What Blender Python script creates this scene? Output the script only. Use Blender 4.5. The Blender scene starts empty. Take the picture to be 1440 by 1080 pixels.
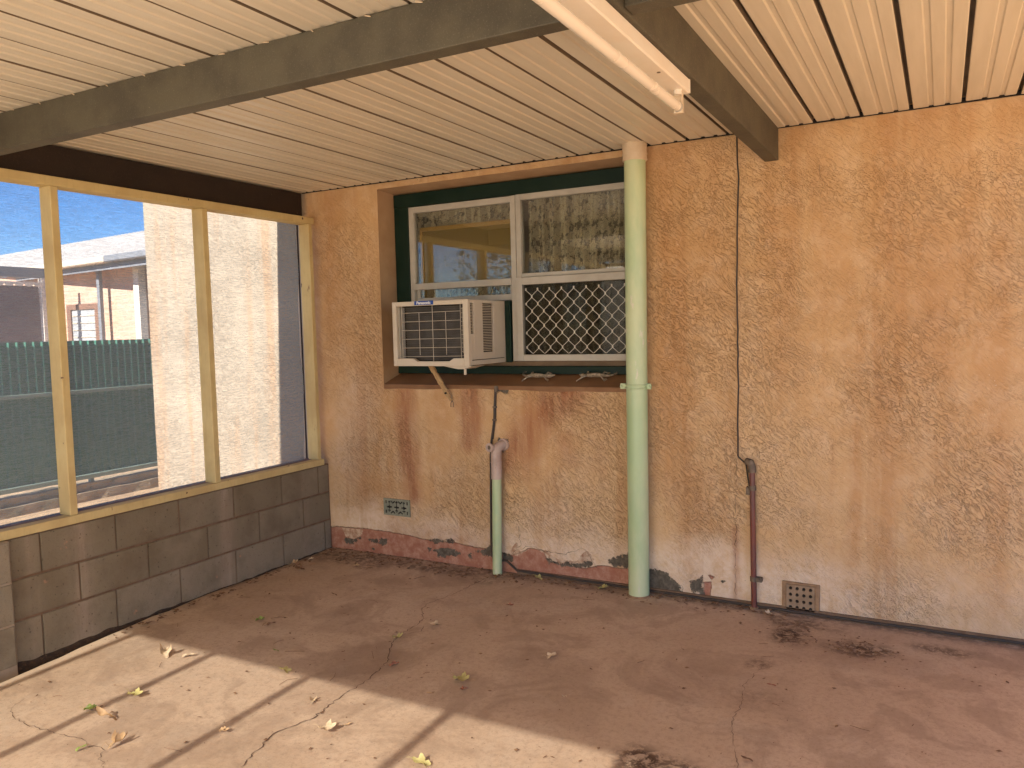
import bpy, math, random
import numpy as np
from mathutils import Vector, Matrix, noise as mnoise
random.seed(7)
R = math.radians
col = bpy.context.scene.collection
scene = bpy.context.scene

def lin(c):
    return tuple(((v/255)/12.92 if v/255 <= .04045 else (((v/255)+.055)/1.055)**2.4) for v in c)

# ------------------------------------------------------------------ materials
class NT:
    """tiny node helper"""
    def __init__(s, name):
        s.m = bpy.data.materials.new(name); s.m.use_nodes = True
        s.t = s.m.node_tree; s.n = s.t.nodes; s.n.clear()
        s.out = s.n.new('ShaderNodeOutputMaterial')
    def add(s, typ, ins=None, **kw):
        n = s.n.new(typ)
        for k, v in kw.items(): setattr(n, k, v)
        for k, v in (ins or {}).items(): s.set(n, k, v)
        return n
    def set(s, n, k, v):
        sock = n.inputs[k]
        if isinstance(v, bpy.types.NodeSocket): s.t.links.new(v, sock)
        elif isinstance(v, bpy.types.Node): s.t.links.new(v.outputs[0], sock)
        else:
            if isinstance(v, tuple) and len(v) == 3 and sock.type == 'RGBA': v = v+(1,)
            sock.default_value = v
    def math(s, op, a, b=0.0, c=None, clamp=False):
        n = s.add('ShaderNodeMath', operation=op, use_clamp=clamp)
        s.set(n, 0, a); s.set(n, 1, b)
        if c is not None: s.set(n, 2, c)
        return n.outputs[0]
    def mix(s, f, a, b, blend='MIX'):
        n = s.add('ShaderNodeMix', data_type='RGBA', blend_type=blend)
        s.set(n, 0, f); s.set(n, 6, a); s.set(n, 7, b)
        return n.outputs[2]
    def ramp(s, f, lo, hi, a=0.0, b=1.0):
        n = s.add('ShaderNodeMapRange', interpolation_type='SMOOTHSTEP')
        s.set(n, 0, f); s.set(n, 1, lo); s.set(n, 2, hi); s.set(n, 3, a); s.set(n, 4, b)
        return n.outputs[0]
    def coord(s, kind='Object', scale=(1, 1, 1), rot=(0, 0, 0)):
        tc = s.add('ShaderNodeTexCoord')
        mp = s.add('ShaderNodeMapping'); s.set(mp, 0, tc.outputs[kind])
        mp.inputs['Scale'].default_value = scale; mp.inputs['Rotation'].default_value = rot
        return mp.outputs[0]
    def noise(s, vec, scale, detail=3, rough=.55, dist=0.0, out=0):
        n = s.add('ShaderNodeTexNoise'); s.set(n, 'Vector', vec)
        s.set(n, 'Scale', scale); s.set(n, 'Detail', detail); s.set(n, 'Roughness', rough); s.set(n, 'Distortion', dist)
        return n.outputs[out]
    def attr(s, name):
        return s.add('ShaderNodeAttribute', attribute_name=name).outputs['Fac']
    def bump(s, h, strength=.5, dist=.01, normal=None):
        n = s.add('ShaderNodeBump'); s.set(n, 'Height', h); s.set(n, 'Strength', strength); s.set(n, 'Distance', dist)
        if normal is not None: s.set(n, 'Normal', normal)
        return n.outputs[0]
    def principled(s, base, rough=.8, normal=None, spec=.5, metal=0.0, **kw):
        p = s.add('ShaderNodeBsdfPrincipled')
        s.set(p, 'Base Color', base); s.set(p, 'Roughness', rough); s.set(p, 'Metallic', metal)
        s.set(p, 'Specular IOR Level', spec)
        if normal is not None: s.set(p, 'Normal', normal)
        for k, v in kw.items(): s.set(p, k, v)
        s.t.links.new(p.outputs[0], s.out.inputs[0])
        return p

MATS = {}
def worn(name, base, alt, rough=.6, scale=6, stretch=(1, 1, 1), amt=.5, bump=.15, bscale=60, spec=.4,
         spot=None, spot_amt=.62, spot_scale=25, bdist=.003, metal=0.0, rvar=.1):
    """weathered surface: two tones mixed by noise, optional dirt spots of a third"""
    n = NT(name); v = n.coord(scale=stretch)
    a = n.noise(v, scale, 5, .6)
    f = n.math('MULTIPLY', n.ramp(a, .35, .68), amt)
    c = n.mix(f, base, alt)
    if spot:
        sp = n.noise(v, spot_scale, 6, .65)
        c = n.mix(n.ramp(sp, spot_amt, spot_amt+.07), c, spot)
    b = n.noise(v, bscale, 4, .6)
    rr = n.ramp(a, .3, .7, max(0, rough-rvar), min(1, rough+rvar))
    n.principled(c, rr, n.bump(b, bump, bdist), spec, metal)
    MATS[name] = n.m
    return n.m

# --- stucco wall of the house
def make_stucco():
    n = NT('painted_stucco'); v = n.coord()
    base = n.mix(n.ramp(n.noise(v, .8, 4, .6), .32, .7), (.57, .342, .155), (.64, .42, .218))
    # vertical weather streaks
    vs = n.coord(scale=(1, 1, .12))
    st = n.noise(vs, 3.3, 5, .6)
    base = n.mix(n.math('MULTIPLY', n.ramp(st, .44, .68), .7), base, (.49, .262, .105))
    st2 = n.noise(vs, 6.5, 4, .6)
    base = n.mix(n.math('MULTIPLY', n.ramp(st2, .53, .75), .34), base, (.74, .53, .31))
    mt = n.noise(v, 9, 5, .65)
    base = n.mix(n.math('MULTIPLY', n.ramp(mt, .42, .68), .35), base, (.72, .51, .32))
    # noise for mask edges
    e1 = n.noise(v, 14, 6, .7); e2 = n.noise(v, 45, 4, .7)
    e = n.math('ADD', n.math('MULTIPLY', n.math('SUBTRACT', e1, .5), .9), n.math('MULTIPLY', n.math('SUBTRACT', e2, .5), .5))
    def mask(att, k=1.0, w=.12, lo=.5):
        return n.ramp(n.math('ADD', n.attr(att), n.math('MULTIPLY', e, k)), lo-w, lo+w)
    brown = n.math('MULTIPLY', n.attr('brown'), n.ramp(n.noise(vs, 9, 5, .65), .3, .7, .45, 1))
    base = n.mix(brown, base, (.42, .20, .075))
    pale = n.math('MULTIPLY', n.attr('pale'), n.ramp(e1, .3, .62, .35, 1))
    base = n.mix(pale, base, (.74, .58, .42))
    streak = n.math('MULTIPLY', n.attr('rust'), n.ramp(n.noise(vs, 16, 5, .7), .28, .62, .35, 1))
    base = n.mix(streak, base, (.33, .125, .055))
    base = n.mix(n.attr('sunlit_dim'), base, (.37, .32, .25))
    # trowelled flakes: rotated, stretched noise cut to plateaus
    va0 = n.coord(rot=(0, R(46), 0))
    vm = n.add('ShaderNodeMapping'); n.set(vm, 0, va0); vm.inputs['Scale'].default_value = (1.75, 1, .62); va = vm.outputs[0]
    wob = n.noise(v, 5, 2, .5, 0, 1)
    va2 = n.add('ShaderNodeVectorMath', operation='ADD'); n.set(va2, 0, va)
    w2 = n.add('ShaderNodeVectorMath', operation='SCALE'); n.set(w2, 0, wob); n.set(w2, 'Scale', .12)
    n.set(va2, 1, w2.outputs[0])
    fl = n.noise(va2.outputs[0], 29, 6, .72, .25)
    fl2 = n.noise(va2.outputs[0], 58, 4, .65, .15)
    p1 = n.ramp(fl, .47, .505); p2 = n.ramp(fl2, .50, .54)
    fine = n.noise(v, 180, 3, .6)
    amt = n.ramp(n.noise(v, 1.6, 3, .5), .34, .62, .12, 1.0)
    amt = n.math('MULTIPLY', amt, n.math('SUBTRACT', 1.0, n.math('MULTIPLY', n.attr('smooth'), .85)))
    h = n.math('MULTIPLY', n.math('ADD', n.math('MULTIPLY', p1, .62), n.math('MULTIPLY', p2, .38)), amt)
    h = n.math('ADD', h, n.math('MULTIPLY', fine, .16))
    # dust and relief shade put into the colour of flake valleys and edges
    val = n.math('MULTIPLY', n.math('SUBTRACT', 1.0, n.math('ADD', n.math('MULTIPLY', p1, .6), n.math('MULTIPLY', p2, .4))), amt)
    base = n.mix(n.math('MULTIPLY', val, .13), base, (.34, .18, .07))
    edge = n.math('MULTIPLY', n.ramp(n.math('ABSOLUTE', n.math('SUBTRACT', fl, .478)), 0, .016, 1, 0), amt)
    edge = n.math('MULTIPLY', edge, n.ramp(n.noise(v, 26, 3, .6), .42, .62))
    base = n.mix(n.math('MULTIPLY', edge, .42), base, (.25, .115, .045))
    base = n.mix(n.math('MULTIPLY', n.ramp(fl2, .6, .68), .22), base, (.70, .47, .28))
    base = n.mix(n.math('MULTIPLY', n.ramp(n.noise(n.coord(scale=(1, 1, .07)), 5.2, 6, .68), .50, .66), .38), base, (.44, .215, .08))
    base = n.mix(n.math('MULTIPLY', n.ramp(n.noise(n.coord(rot=(0, .7, .3)), 88, 3, .6), .69, .73), .7), base, (.80, .64, .46))
    # red oxide base band, bare cement, chips
    red = mask('red', .75, .06)
    redc = n.mix(n.ramp(n.noise(v, 18, 5, .7), .35, .7), (.335, .135, .08), (.47, .255, .17))
    base = n.mix(red, base, redc)
    lip = n.math('MULTIPLY', n.ramp(n.math('ABSOLUTE', n.math('SUBTRACT', n.math('ADD', n.attr('red'), n.math('MULTIPLY', e, .55)), .49)), 0, .05, 1, 0), .5)
    base = n.mix(lip, base, (.12, .06, .035))
    chip = mask('chip', .9, .04)
    chipc = n.mix(n.ramp(n.noise(v, 22, 5, .7), .4, .62), (.60, .44, .30), (.40, .22, .13))
    base = n.mix(chip, base, chipc)
    cem = mask('cement', 1.35, .05)
    cemc = n.mix(n.ramp(n.noise(v, 30, 4, .7), .35, .7), (.085, .068, .048), (.17, .14, .10))
    base = n.mix(cem, base, cemc)
    # pin holes
    pin = n.ramp(n.noise(v, 70, 3, .6), .70, .73)
    base = n.mix(n.math('MULTIPLY', pin, .7), base, (.08, .04, .02))
    flat = n.math('MAXIMUM', red, cem)
    hh = n.math('MULTIPLY', h, n.math('SUBTRACT', 1.0, n.math('MULTIPLY', flat, .75)))
    hh = n.math('SUBTRACT', hh, n.math('MULTIPLY', flat, .8))
    n.principled(base, .88, n.bump(hh, .9, .0065), .25)
    return n.m
M_STUCCO = make_stucco()

def make_concrete():
    n = NT('stained_concrete'); v = n.coord()
    c = n.mix(n.ramp(n.noise(v, .9, 5, .6, .5), .32, .68), (.565, .41, .275), (.475, .335, .215))
    c = n.mix(n.math('MULTIPLY', n.ramp(n.noise(v, 2.6, 6, .65, .8), .48, .62), .6), c, (.34, .232, .15))
    c = n.mix(n.math('MULTIPLY', n.ramp(n.noise(v, 1.7, 5, .6, 1.2), .56, .64), .35), c, (.52, .395, .275))
    c = n.mix(n.math('MULTIPLY', n.ramp(n.noise(v, 42, 7, .8), .45, .68), .5), c, (.28, .185, .115))
    c = n.mix(n.math('MULTIPLY', n.ramp(n.noise(v, 7, 5, .7, .6), .56, .72), .35), c, (.41, .26, .155))
    dirt = n.math('MULTIPLY', n.attr('dirt'), n.ramp(n.noise(v, 24, 6, .75, .5), .40, .56, .1, 1))
    c = n.mix(dirt, c, (.075, .038, .020))
    c = n.mix(n.math('MULTIPLY', n.attr('stain'), .5), c, (.16, .085, .052))
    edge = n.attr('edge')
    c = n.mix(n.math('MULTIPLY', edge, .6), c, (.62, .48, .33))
    spk = n.ramp(n.noise(v, 100, 3, .6), .675, .71)
    c = n.mix(n.math('MULTIPLY', spk, .8), c, (.09, .045, .025))
    c = n.mix(n.math('MULTIPLY', n.ramp(n.noise(v, 150, 4, .8), .5, .7), .28), c, (.26, .165, .105))
    wsp = n.ramp(n.noise(n.coord(rot=(0, 0, 1)), 60, 2, .5), .735, .76)
    c = n.mix(n.math('MULTIPLY', wsp, .5), c, (.6, .47, .35))
    h = n.math('ADD', n.noise(v, 3, 4, .6), n.math('MULTIPLY', n.noise(v, 110, 4, .7), .10))
    h = n.math('ADD', h, n.math('MULTIPLY', dirt, .25))
    n.principled(c, n.ramp(n.noise(v, 4, 4, .6), .3, .7, .62, .85), n.bump(h, .5, .012), .3)
    return n.m
M_CONC = make_concrete()

def make_block():
    n = NT('grey_concrete_block'); v = n.coord()
    at = n.attr('tone')
    c = n.mix(at, (.185, .145, .090), (.270, .222, .155))
    c = n.mix(n.math('MULTIPLY', n.ramp(n.noise(v, 5, 5, .65), .42, .7), .5), c, (.13, .095, .058))
    vs = n.coord(scale=(1, 1, .1))
    c = n.mix(n.math('MULTIPLY', n.attr('wash'), n.ramp(n.noise(vs, 14, 4, .6), .3, .65, .3, 1)), c, (.44, .34, .25))
    gr = n.noise(v, 140, 3, .7)
    c = n.mix(n.math('MULTIPLY', n.ramp(gr, .55, .75), .4), c, (.09, .06, .035))
    c = n.mix(n.math('MULTIPLY', n.ramp(n.noise(v, 9, 4, .6), .68, .73), .6), c, (.42, .22, .13))
    pit = n.ramp(n.noise(v, 62, 3, .6), .64, .70)
    c = n.mix(n.math('MULTIPLY', pit, .65), c, (.06, .042, .026))
    c = n.mix(n.math('MULTIPLY', n.ramp(n.noise(n.coord(rot=(1, .4, 0)), 2.2, 5, .65), .52, .70), .35), c, (.34, .27, .19))
    n.principled(c, .92, n.bump(n.math('SUBTRACT', n.math('ADD', n.math('MULTIPLY', gr, .6), n.noise(v, 50, 4, .6)), pit), .7, .004), .2)
    return n.m
M_BLOCK = make_block()
M_MORTAR = worn('red_brown_mortar', (.15, .085, .045), (.21, .135, .085), .95, 20, amt=.8, bump=.6, bscale=90)
M_SOIL = worn('dark_leaf_soil', (.035, .022, .014), (.075, .045, .026), .95, 30, amt=.9, bump=1, bscale=70, bdist=.01)
M_GROUND = worn('dusty_earth', (.50, .34, .20), (.40, .26, .15), .95, 2, amt=.9, bump=.8, bscale=45, bdist=.01,
                spot=(.22, .14, .08), spot_amt=.62, spot_scale=30)
M_CEIL = worn('cream_roof_panel', (.64, .555, .415), (.57, .485, .35), .42, 2.2, stretch=(7, .5, 1), amt=.75, bump=.10, bscale=7,
              spot=(.24, .15, .09), spot_amt=.735, spot_scale=40, spec=.5)
M_JOINT = worn('shaded_panel_joint', (.16, .11, .065), (.22, .155, .10), .9, 20)  # dark tone paints in the shade inside the panel joints
M_ROOFTOP = worn('grey_roof_sheet', (.16, .13, .10), (.10, .08, .06), .6, 4)
def make_beam(name, base, alt, spk):
    n = NT(name); v = n.coord()
    c = n.mix(n.ramp(n.noise(v, 5, 5, .65), .35, .68), base, alt)
    s = n.ramp(n.noise(v, 170, 3, .7), .56, .68)
    c = n.mix(n.math('MULTIPLY', s, .55), c, spk)
    c = n.mix(n.ramp(n.noise(v, 38, 5, .7), .70, .74), c, (.42, .35, .25))
    n.principled(c, .62, n.bump(n.noise(v, 170, 3, .7), .45, .002), .4)
    return n.m
M_BEAM = make_beam('dusty_olive_steel', (.096, .081, .050), (.064, .053, .034), (.17, .14, .095))
M_BEAMD = make_beam('dusty_brown_steel', (.030, .017, .011), (.020, .011, .007), (.075, .045, .028))
def make_timber():
    n = NT('old_yellow_painted_timber'); v = n.coord(); vs = n.coord(scale=(1, .25, 1)); vz = n.coord(scale=(1, 1, .15))
    c = n.mix(n.ramp(n.noise(v, 3.5, 5, .6), .35, .68), (.60, .47, .215), (.50, .365, .16))
    g = n.noise(vz, 55, 4, .6)
    c = n.mix(n.math('MULTIPLY', n.ramp(g, .5, .7), .25), c, (.40, .28, .12))
    sp = n.noise(vz, 20, 6, .7)
    c = n.mix(n.ramp(sp, .655, .69), c, (.29, .17, .085))
    c = n.mix(n.ramp(n.noise(v, 16, 2, .5), .735, .755), c, (.10, .05, .03))
    n.principled(c, .7, n.bump(g, .35, .003), .3)
    return n.m
M_TIMBER = make_timber()
M_BARE = worn('weathered_bare_timber', (.50, .33, .15), (.33, .19, .085), .85, 14, stretch=(1, 1, .2), amt=.9, bump=.5, spot=(.10, .055, .03), spot_amt=.6)
M_SILLTOP = worn('worn_purple_sill', (.23, .15, .12), (.12, .07, .05), .85, 14, stretch=(1, .3, 1), amt=.9, bump=.5)

def make_cloth(name, cov, colr, amp=.24, trans=.35):
    n = NT(name)
    tc = n.add('ShaderNodeTexCoord').outputs['Object']
    def st(sc, s, d=2):
        mp = n.add('ShaderNodeMapping'); n.set(mp, 0, tc); mp.inputs['Scale'].default_value = sc
        return n.noise(mp.outputs[0], s, d, .6)
    a = st((5, 5, 110), 5, 2)           # weft lines
    b = st((1.2, 1.2, 9), 5, 4)
    d = st((30, 30, 40), 8, 2)
    w = n.math('ADD', n.math('MULTIPLY', a, .55), n.math('ADD', n.math('MULTIPLY', b, .08), n.math('MULTIPLY', d, .37)))
    f = n.ramp(w, .36, .64, cov-amp, cov+amp)
    dif = n.add('ShaderNodeBsdfDiffuse'); n.set(dif, 0, colr)
    trl = n.add('ShaderNodeBsdfTranslucent'); n.set(trl, 0, colr)
    m1 = n.add('ShaderNodeMixShader'); n.set(m1, 0, trans); n.set(m1, 1, dif); n.set(m1, 2, trl)
    tp = n.add('ShaderNodeBsdfTransparent')
    m2 = n.add('ShaderNodeMixShader'); n.set(m2, 0, f); n.set(m2, 1, tp); n.set(m2, 2, m1)
    n.t.links.new(m2.outputs[0], n.out.inputs[0])
    return n.m
M_CLOTH = make_cloth('grey_shade_cloth', .64, (.185, .21, .22), .11)
M_CLOTHF = make_cloth('added_front_fill_cloth', .82, (.84, .80, .72), .10, .62)  # unseen front cloth added to cut the sun and glow as soft fill
M_FLY = make_cloth('dark_flyscreen', .40, (.05, .042, .025), .05)

M_GREENF = worn('dark_green_gloss', (.005, .017, .009), (.010, .024, .014), .5, 9, amt=.8, spec=.2, bump=.15, spot=(.04, .03, .02), spot_amt=.73, spot_scale=14)
M_ALU = worn('dusty_aluminium', (.44, .395, .315), (.36, .32, .25), .5, 8, amt=.7, bump=.05, spec=.5, spot=(.22, .16, .11), spot_amt=.70)
M_REVEAL = worn('painted_brown_render', (.44, .275, .145), (.36, .21, .105), .75, 4, amt=.9, bump=.3, bscale=40, spot=(.17, .075, .04), spot_amt=.70, spot_scale=16)
M_SILL = worn('brown_painted_sill', (.20, .092, .035), (.27, .14, .062), .6, 6, amt=.8, bump=.3, spot=(.07, .03, .015), spot_amt=.68)
M_PIPE = worn('pale_green_paint', (.38, .49, .255), (.55, .58, .33), .42, 5, stretch=(1, 1, .3), amt=1, bump=.12, bscale=25, spot=(.62, .57, .42), spot_amt=.61, spot_scale=13, spec=.5)
M_COLLAR = worn('cream_plastic', (.66, .52, .35), (.55, .40, .25), .5, 8, amt=.7, spot=(.3, .2, .12), spot_amt=.68)
M_PVC = worn('pinkish_grey_plastic', (.50, .37, .29), (.38, .26, .19), .5, 12, amt=.8, spot=(.2, .12, .08), spot_amt=.64)
M_CABLE = worn('black_cable', (.035, .026, .020), (.075, .050, .034), .6, 20, amt=.6)
M_REDP = worn('red_brown_conduit', (.165, .035, .020), (.115, .045, .030), .45, 7, stretch=(1, 1, .5), amt=1, spot=(.33, .22, .15), spot_amt=.66, spot_scale=30, spec=.6)
M_RUST = worn('dirty_galvanised_metal', (.12, .085, .055), (.22, .165, .11), .65, 40, amt=.9, bump=.5, metal=.3)
M_ACW = worn('aged_white_enamel', (.58, .49, .36), (.50, .415, .295), .42, 5, amt=.7, spot=(.28, .17, .09), spot_amt=.73, spot_scale=22, bump=.05)
M_ACD = worn('dark_fins', (.055, .044, .034), (.095, .075, .056), .6, 30, amt=.8)
M_FIN = worn('dull_fin_metal', (.085, .068, .048), (.055, .042, .03), .5, 12, amt=.8)
M_BLACK = worn('shade_black', (.012, .009, .006), (.02, .014, .01), .9, 10)
M_BLUE = worn('blue_badge', (.012, .055, .26), (.015, .06, .28), .35, 10)
M_WHITE = worn('badge_white', (.75, .74, .70), (.7, .7, .66), .5, 10)
M_TUBE = worn('off_white_tube_glass', (.80, .69, .54), (.74, .62, .47), .22, 6, amt=.5, bump=0, spec=.6)
M_BATTEN = worn('white_batten_enamel', (.80, .70, .56), (.74, .62, .47), .38, 5, amt=.6, bump=.03, spot=(.4, .3, .2), spot_amt=.76)
M_VENTG = worn('grey_green_cast_vent', (.20, .20, .135), (.30, .285, .195), .75, 20, amt=.9, bump=.4)
M_VENTT = worn('dusty_terracotta_vent', (.33, .22, .13), (.26, .165, .09), .85, 20, amt=.9, bump=.4)
M_VMORT = worn('vent_mortar', (.33, .20, .105), (.23, .135, .07), .95, 30, amt=.9, bump=.8)
M_LIZ = worn('tarnished_pale_metal', (.46, .38, .27), (.16, .115, .07), .42, 60, amt=.9, metal=.4, bump=.5)
M_FENCE = worn('green_corrugated_steel', (.045, .17, .12), (.035, .13, .095), .45, 3, amt=.7, bump=.03, spec=.5)
M_RAIL = worn('faded_green_rail', (.21, .28, .235), (.14, .20, .165), .5, 5, amt=.7)
M_PLINTH = worn('mossy_old_concrete', (.40, .30, .20), (.24, .19, .11), .95, 4, amt=.9, bump=1, bscale=30, bdist=.01, spot=(.10, .09, .045), spot_amt=.58, spot_scale=7)
M_LBEAM = M_BEAMD
M_NROOF = worn('white_roof_sheet', (.52, .49, .45), (.36, .33, .30), .6, 9, amt=.8, bump=.6, bscale=14, bdist=.03)
M_GUT = worn('cream_gutter', (.66, .56, .43), (.60, .50, .38), .5, 3)
M_BGREY = worn('blue_grey_paint', (.19, .20, .22), (.25, .26, .28), .6, 4)
M_WPOST = worn('white_post_paint', (.70, .64, .56), (.6, .54, .47), .6, 4)
M_MAUVE = worn('mauve_grey_blind', (.155, .115, .125), (.12, .09, .10), .8, 4, stretch=(1, .4, 8), amt=.9)
M_NWIN = worn('brown_window_timber', (.22, .12, .08), (.16, .09, .06), .6, 6)
M_SHINGLE = worn('dark_house_roof', (.22, .17, .13), (.16, .12, .09), .7, 4)
M_INSIDE = worn('dim_plaster', (.30, .25, .17), (.25, .2, .14), .9, 4)
M_AMBER = worn('amber_varnished_timber', (.46, .27, .06), (.38, .21, .045), .4, 20, stretch=(.1, 1, 1), amt=.6)

def make_brick():
    n = NT('pink_brickwork'); v = n.coord()
    mp = n.add('ShaderNodeMapping'); n.set(mp, 0, v); mp.inputs['Rotation'].default_value = (R(90), 0, 0)
    b = n.add('ShaderNodeTexBrick'); n.set(b, 'Vector', mp.outputs[0])
    n.set(b, 'Color1', (.52, .33, .245)); n.set(b, 'Color2', (.56, .38, .29)); n.set(b, 'Mortar', (.55, .42, .33))
    n.set(b, 'Scale', 1.0); n.set(b, 'Mortar Size', .008); n.set(b, 'Brick Width', .24); n.set(b, 'Row Height', .086)
    c = n.mix(n.math('MULTIPLY', n.ramp(n.noise(v, 1.2, 4, .6), .4, .65), .5), b.outputs[0], (.60, .36, .22))
    n.principled(c, .9, n.bump(b.outputs[1], .4, .01), .2); return n.m
M_BRICK = make_brick()

def make_glass(name, tint, fres=1.0, haze=None):
    n = NT(name)
    tp = n.add('ShaderNodeBsdfTransparent'); n.set(tp, 0, tint)
    gl = n.add('ShaderNodeBsdfGlossy'); n.set(gl, 'Roughness', .012); n.set(gl, 0, (.95, .95, .95))
    base = tp.outputs[0]
    if haze:
        d = n.add('ShaderNodeBsdfDiffuse'); n.set(d, 0, haze[0])
        mh = n.add('ShaderNodeMixShader'); n.set(mh, 0, haze[1]); n.set(mh, 1, base); n.set(mh, 2, d.outputs[0]); base = mh.outputs[0]
    fr = n.add('ShaderNodeFresnel'); n.set(fr, 0, 1.5)
    m = n.add('ShaderNodeMixShader'); n.set(m, 0, n.math('MULTIPLY', fr.outputs[0], fres, clamp=True)); n.set(m, 1, base); n.set(m, 2, gl.outputs[0])
    n.t.links.new(m.outputs[0], n.out.inputs[0]); return n.m
M_GLASS = make_glass('window_glass', (.92, .93, .90), 1.3, ((.5, .42, .3), .03))
M_AGLASS = make_glass('amber_film_glass', (.72, .52, .20), 1.3, ((.42, .29, .09), .55))
M_NGLASS = worn('milky_louvre_glass', (.42, .43, .44), (.30, .31, .32), .2, 5, amt=.9)

def make_lace():
    n = NT('floral_lace')
    uv = n.add('ShaderNodeTexCoord').outputs['UV']
    def flowers(scale, petals, r0, amp, jit):
        mp = n.add('ShaderNodeMapping'); n.set(mp, 0, uv); mp.inputs['Scale'].default_value = (scale, scale, 1)
        mp.inputs['Location'].default_value = (petals*.37, petals*.71, 0)
        vo = n.add('ShaderNodeTexVoronoi', voronoi_dimensions='2D'); n.set(vo, 'Vector', mp.outputs[0]); n.set(vo, 'Scale', 1.0); n.set(vo, 'Randomness', jit)
        df = n.add('ShaderNodeVectorMath', operation='SUBTRACT'); n.set(df, 0, mp.outputs[0]); n.set(df, 1, vo.outputs['Position'])
        sx = n.add('ShaderNodeSeparateXYZ'); n.set(sx, 0, df.outputs[0])
        ang = n.math('ARCTAN2', sx.outputs[1], sx.outputs[0])
        rad = n.math('ADD', r0, n.math('MULTIPLY', n.math('ABSOLUTE', n.math('SINE', n.math('MULTIPLY', ang, petals/2))), amp))
        dist = vo.outputs['Distance']
        fl = n.ramp(n.math('SUBTRACT', rad, dist), -.012, .03)
        ring = n.ramp(n.math('ABSOLUTE', n.math('SUBTRACT', dist, n.math('MULTIPLY', rad, .52))), .015, .045)
        return n.math('MULTIPLY', fl, n.math('ADD', n.math('MULTIPLY', ring, .45), .55))
    a = flowers(10, 6, .30, .17, .7)
    b = flowers(22, 5, .20, .22, .9)
    c = flowers(36, 2, .12, .40, 1.0)
    pat = n.math('MAXIMUM', n.math('MAXIMUM', a, b), n.math('MULTIPLY', c, .8))
    cov = n.math('ADD', n.math('MULTIPLY', pat, .80), .19, clamp=True)
    dif = n.add('ShaderNodeBsdfDiffuse'); n.set(dif, 0, (.58, .49, .33))
    trl = n.add('ShaderNodeBsdfTranslucent'); n.set(trl, 0, (.58, .49, .33))
    m1 = n.add('ShaderNodeMixShader'); n.set(m1, 0, .2); n.set(m1, 1, dif); n.set(m1, 2, trl)
    tp = n.add('ShaderNodeBsdfTransparent')
    m2 = n.add('ShaderNodeMixShader'); n.set(m2, 0, cov); n.set(m2, 1, tp); n.set(m2, 2, m1)
    n.t.links.new(m2.outputs[0], n.out.inputs[0]); return n.m
M_LACE = make_lace()

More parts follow.
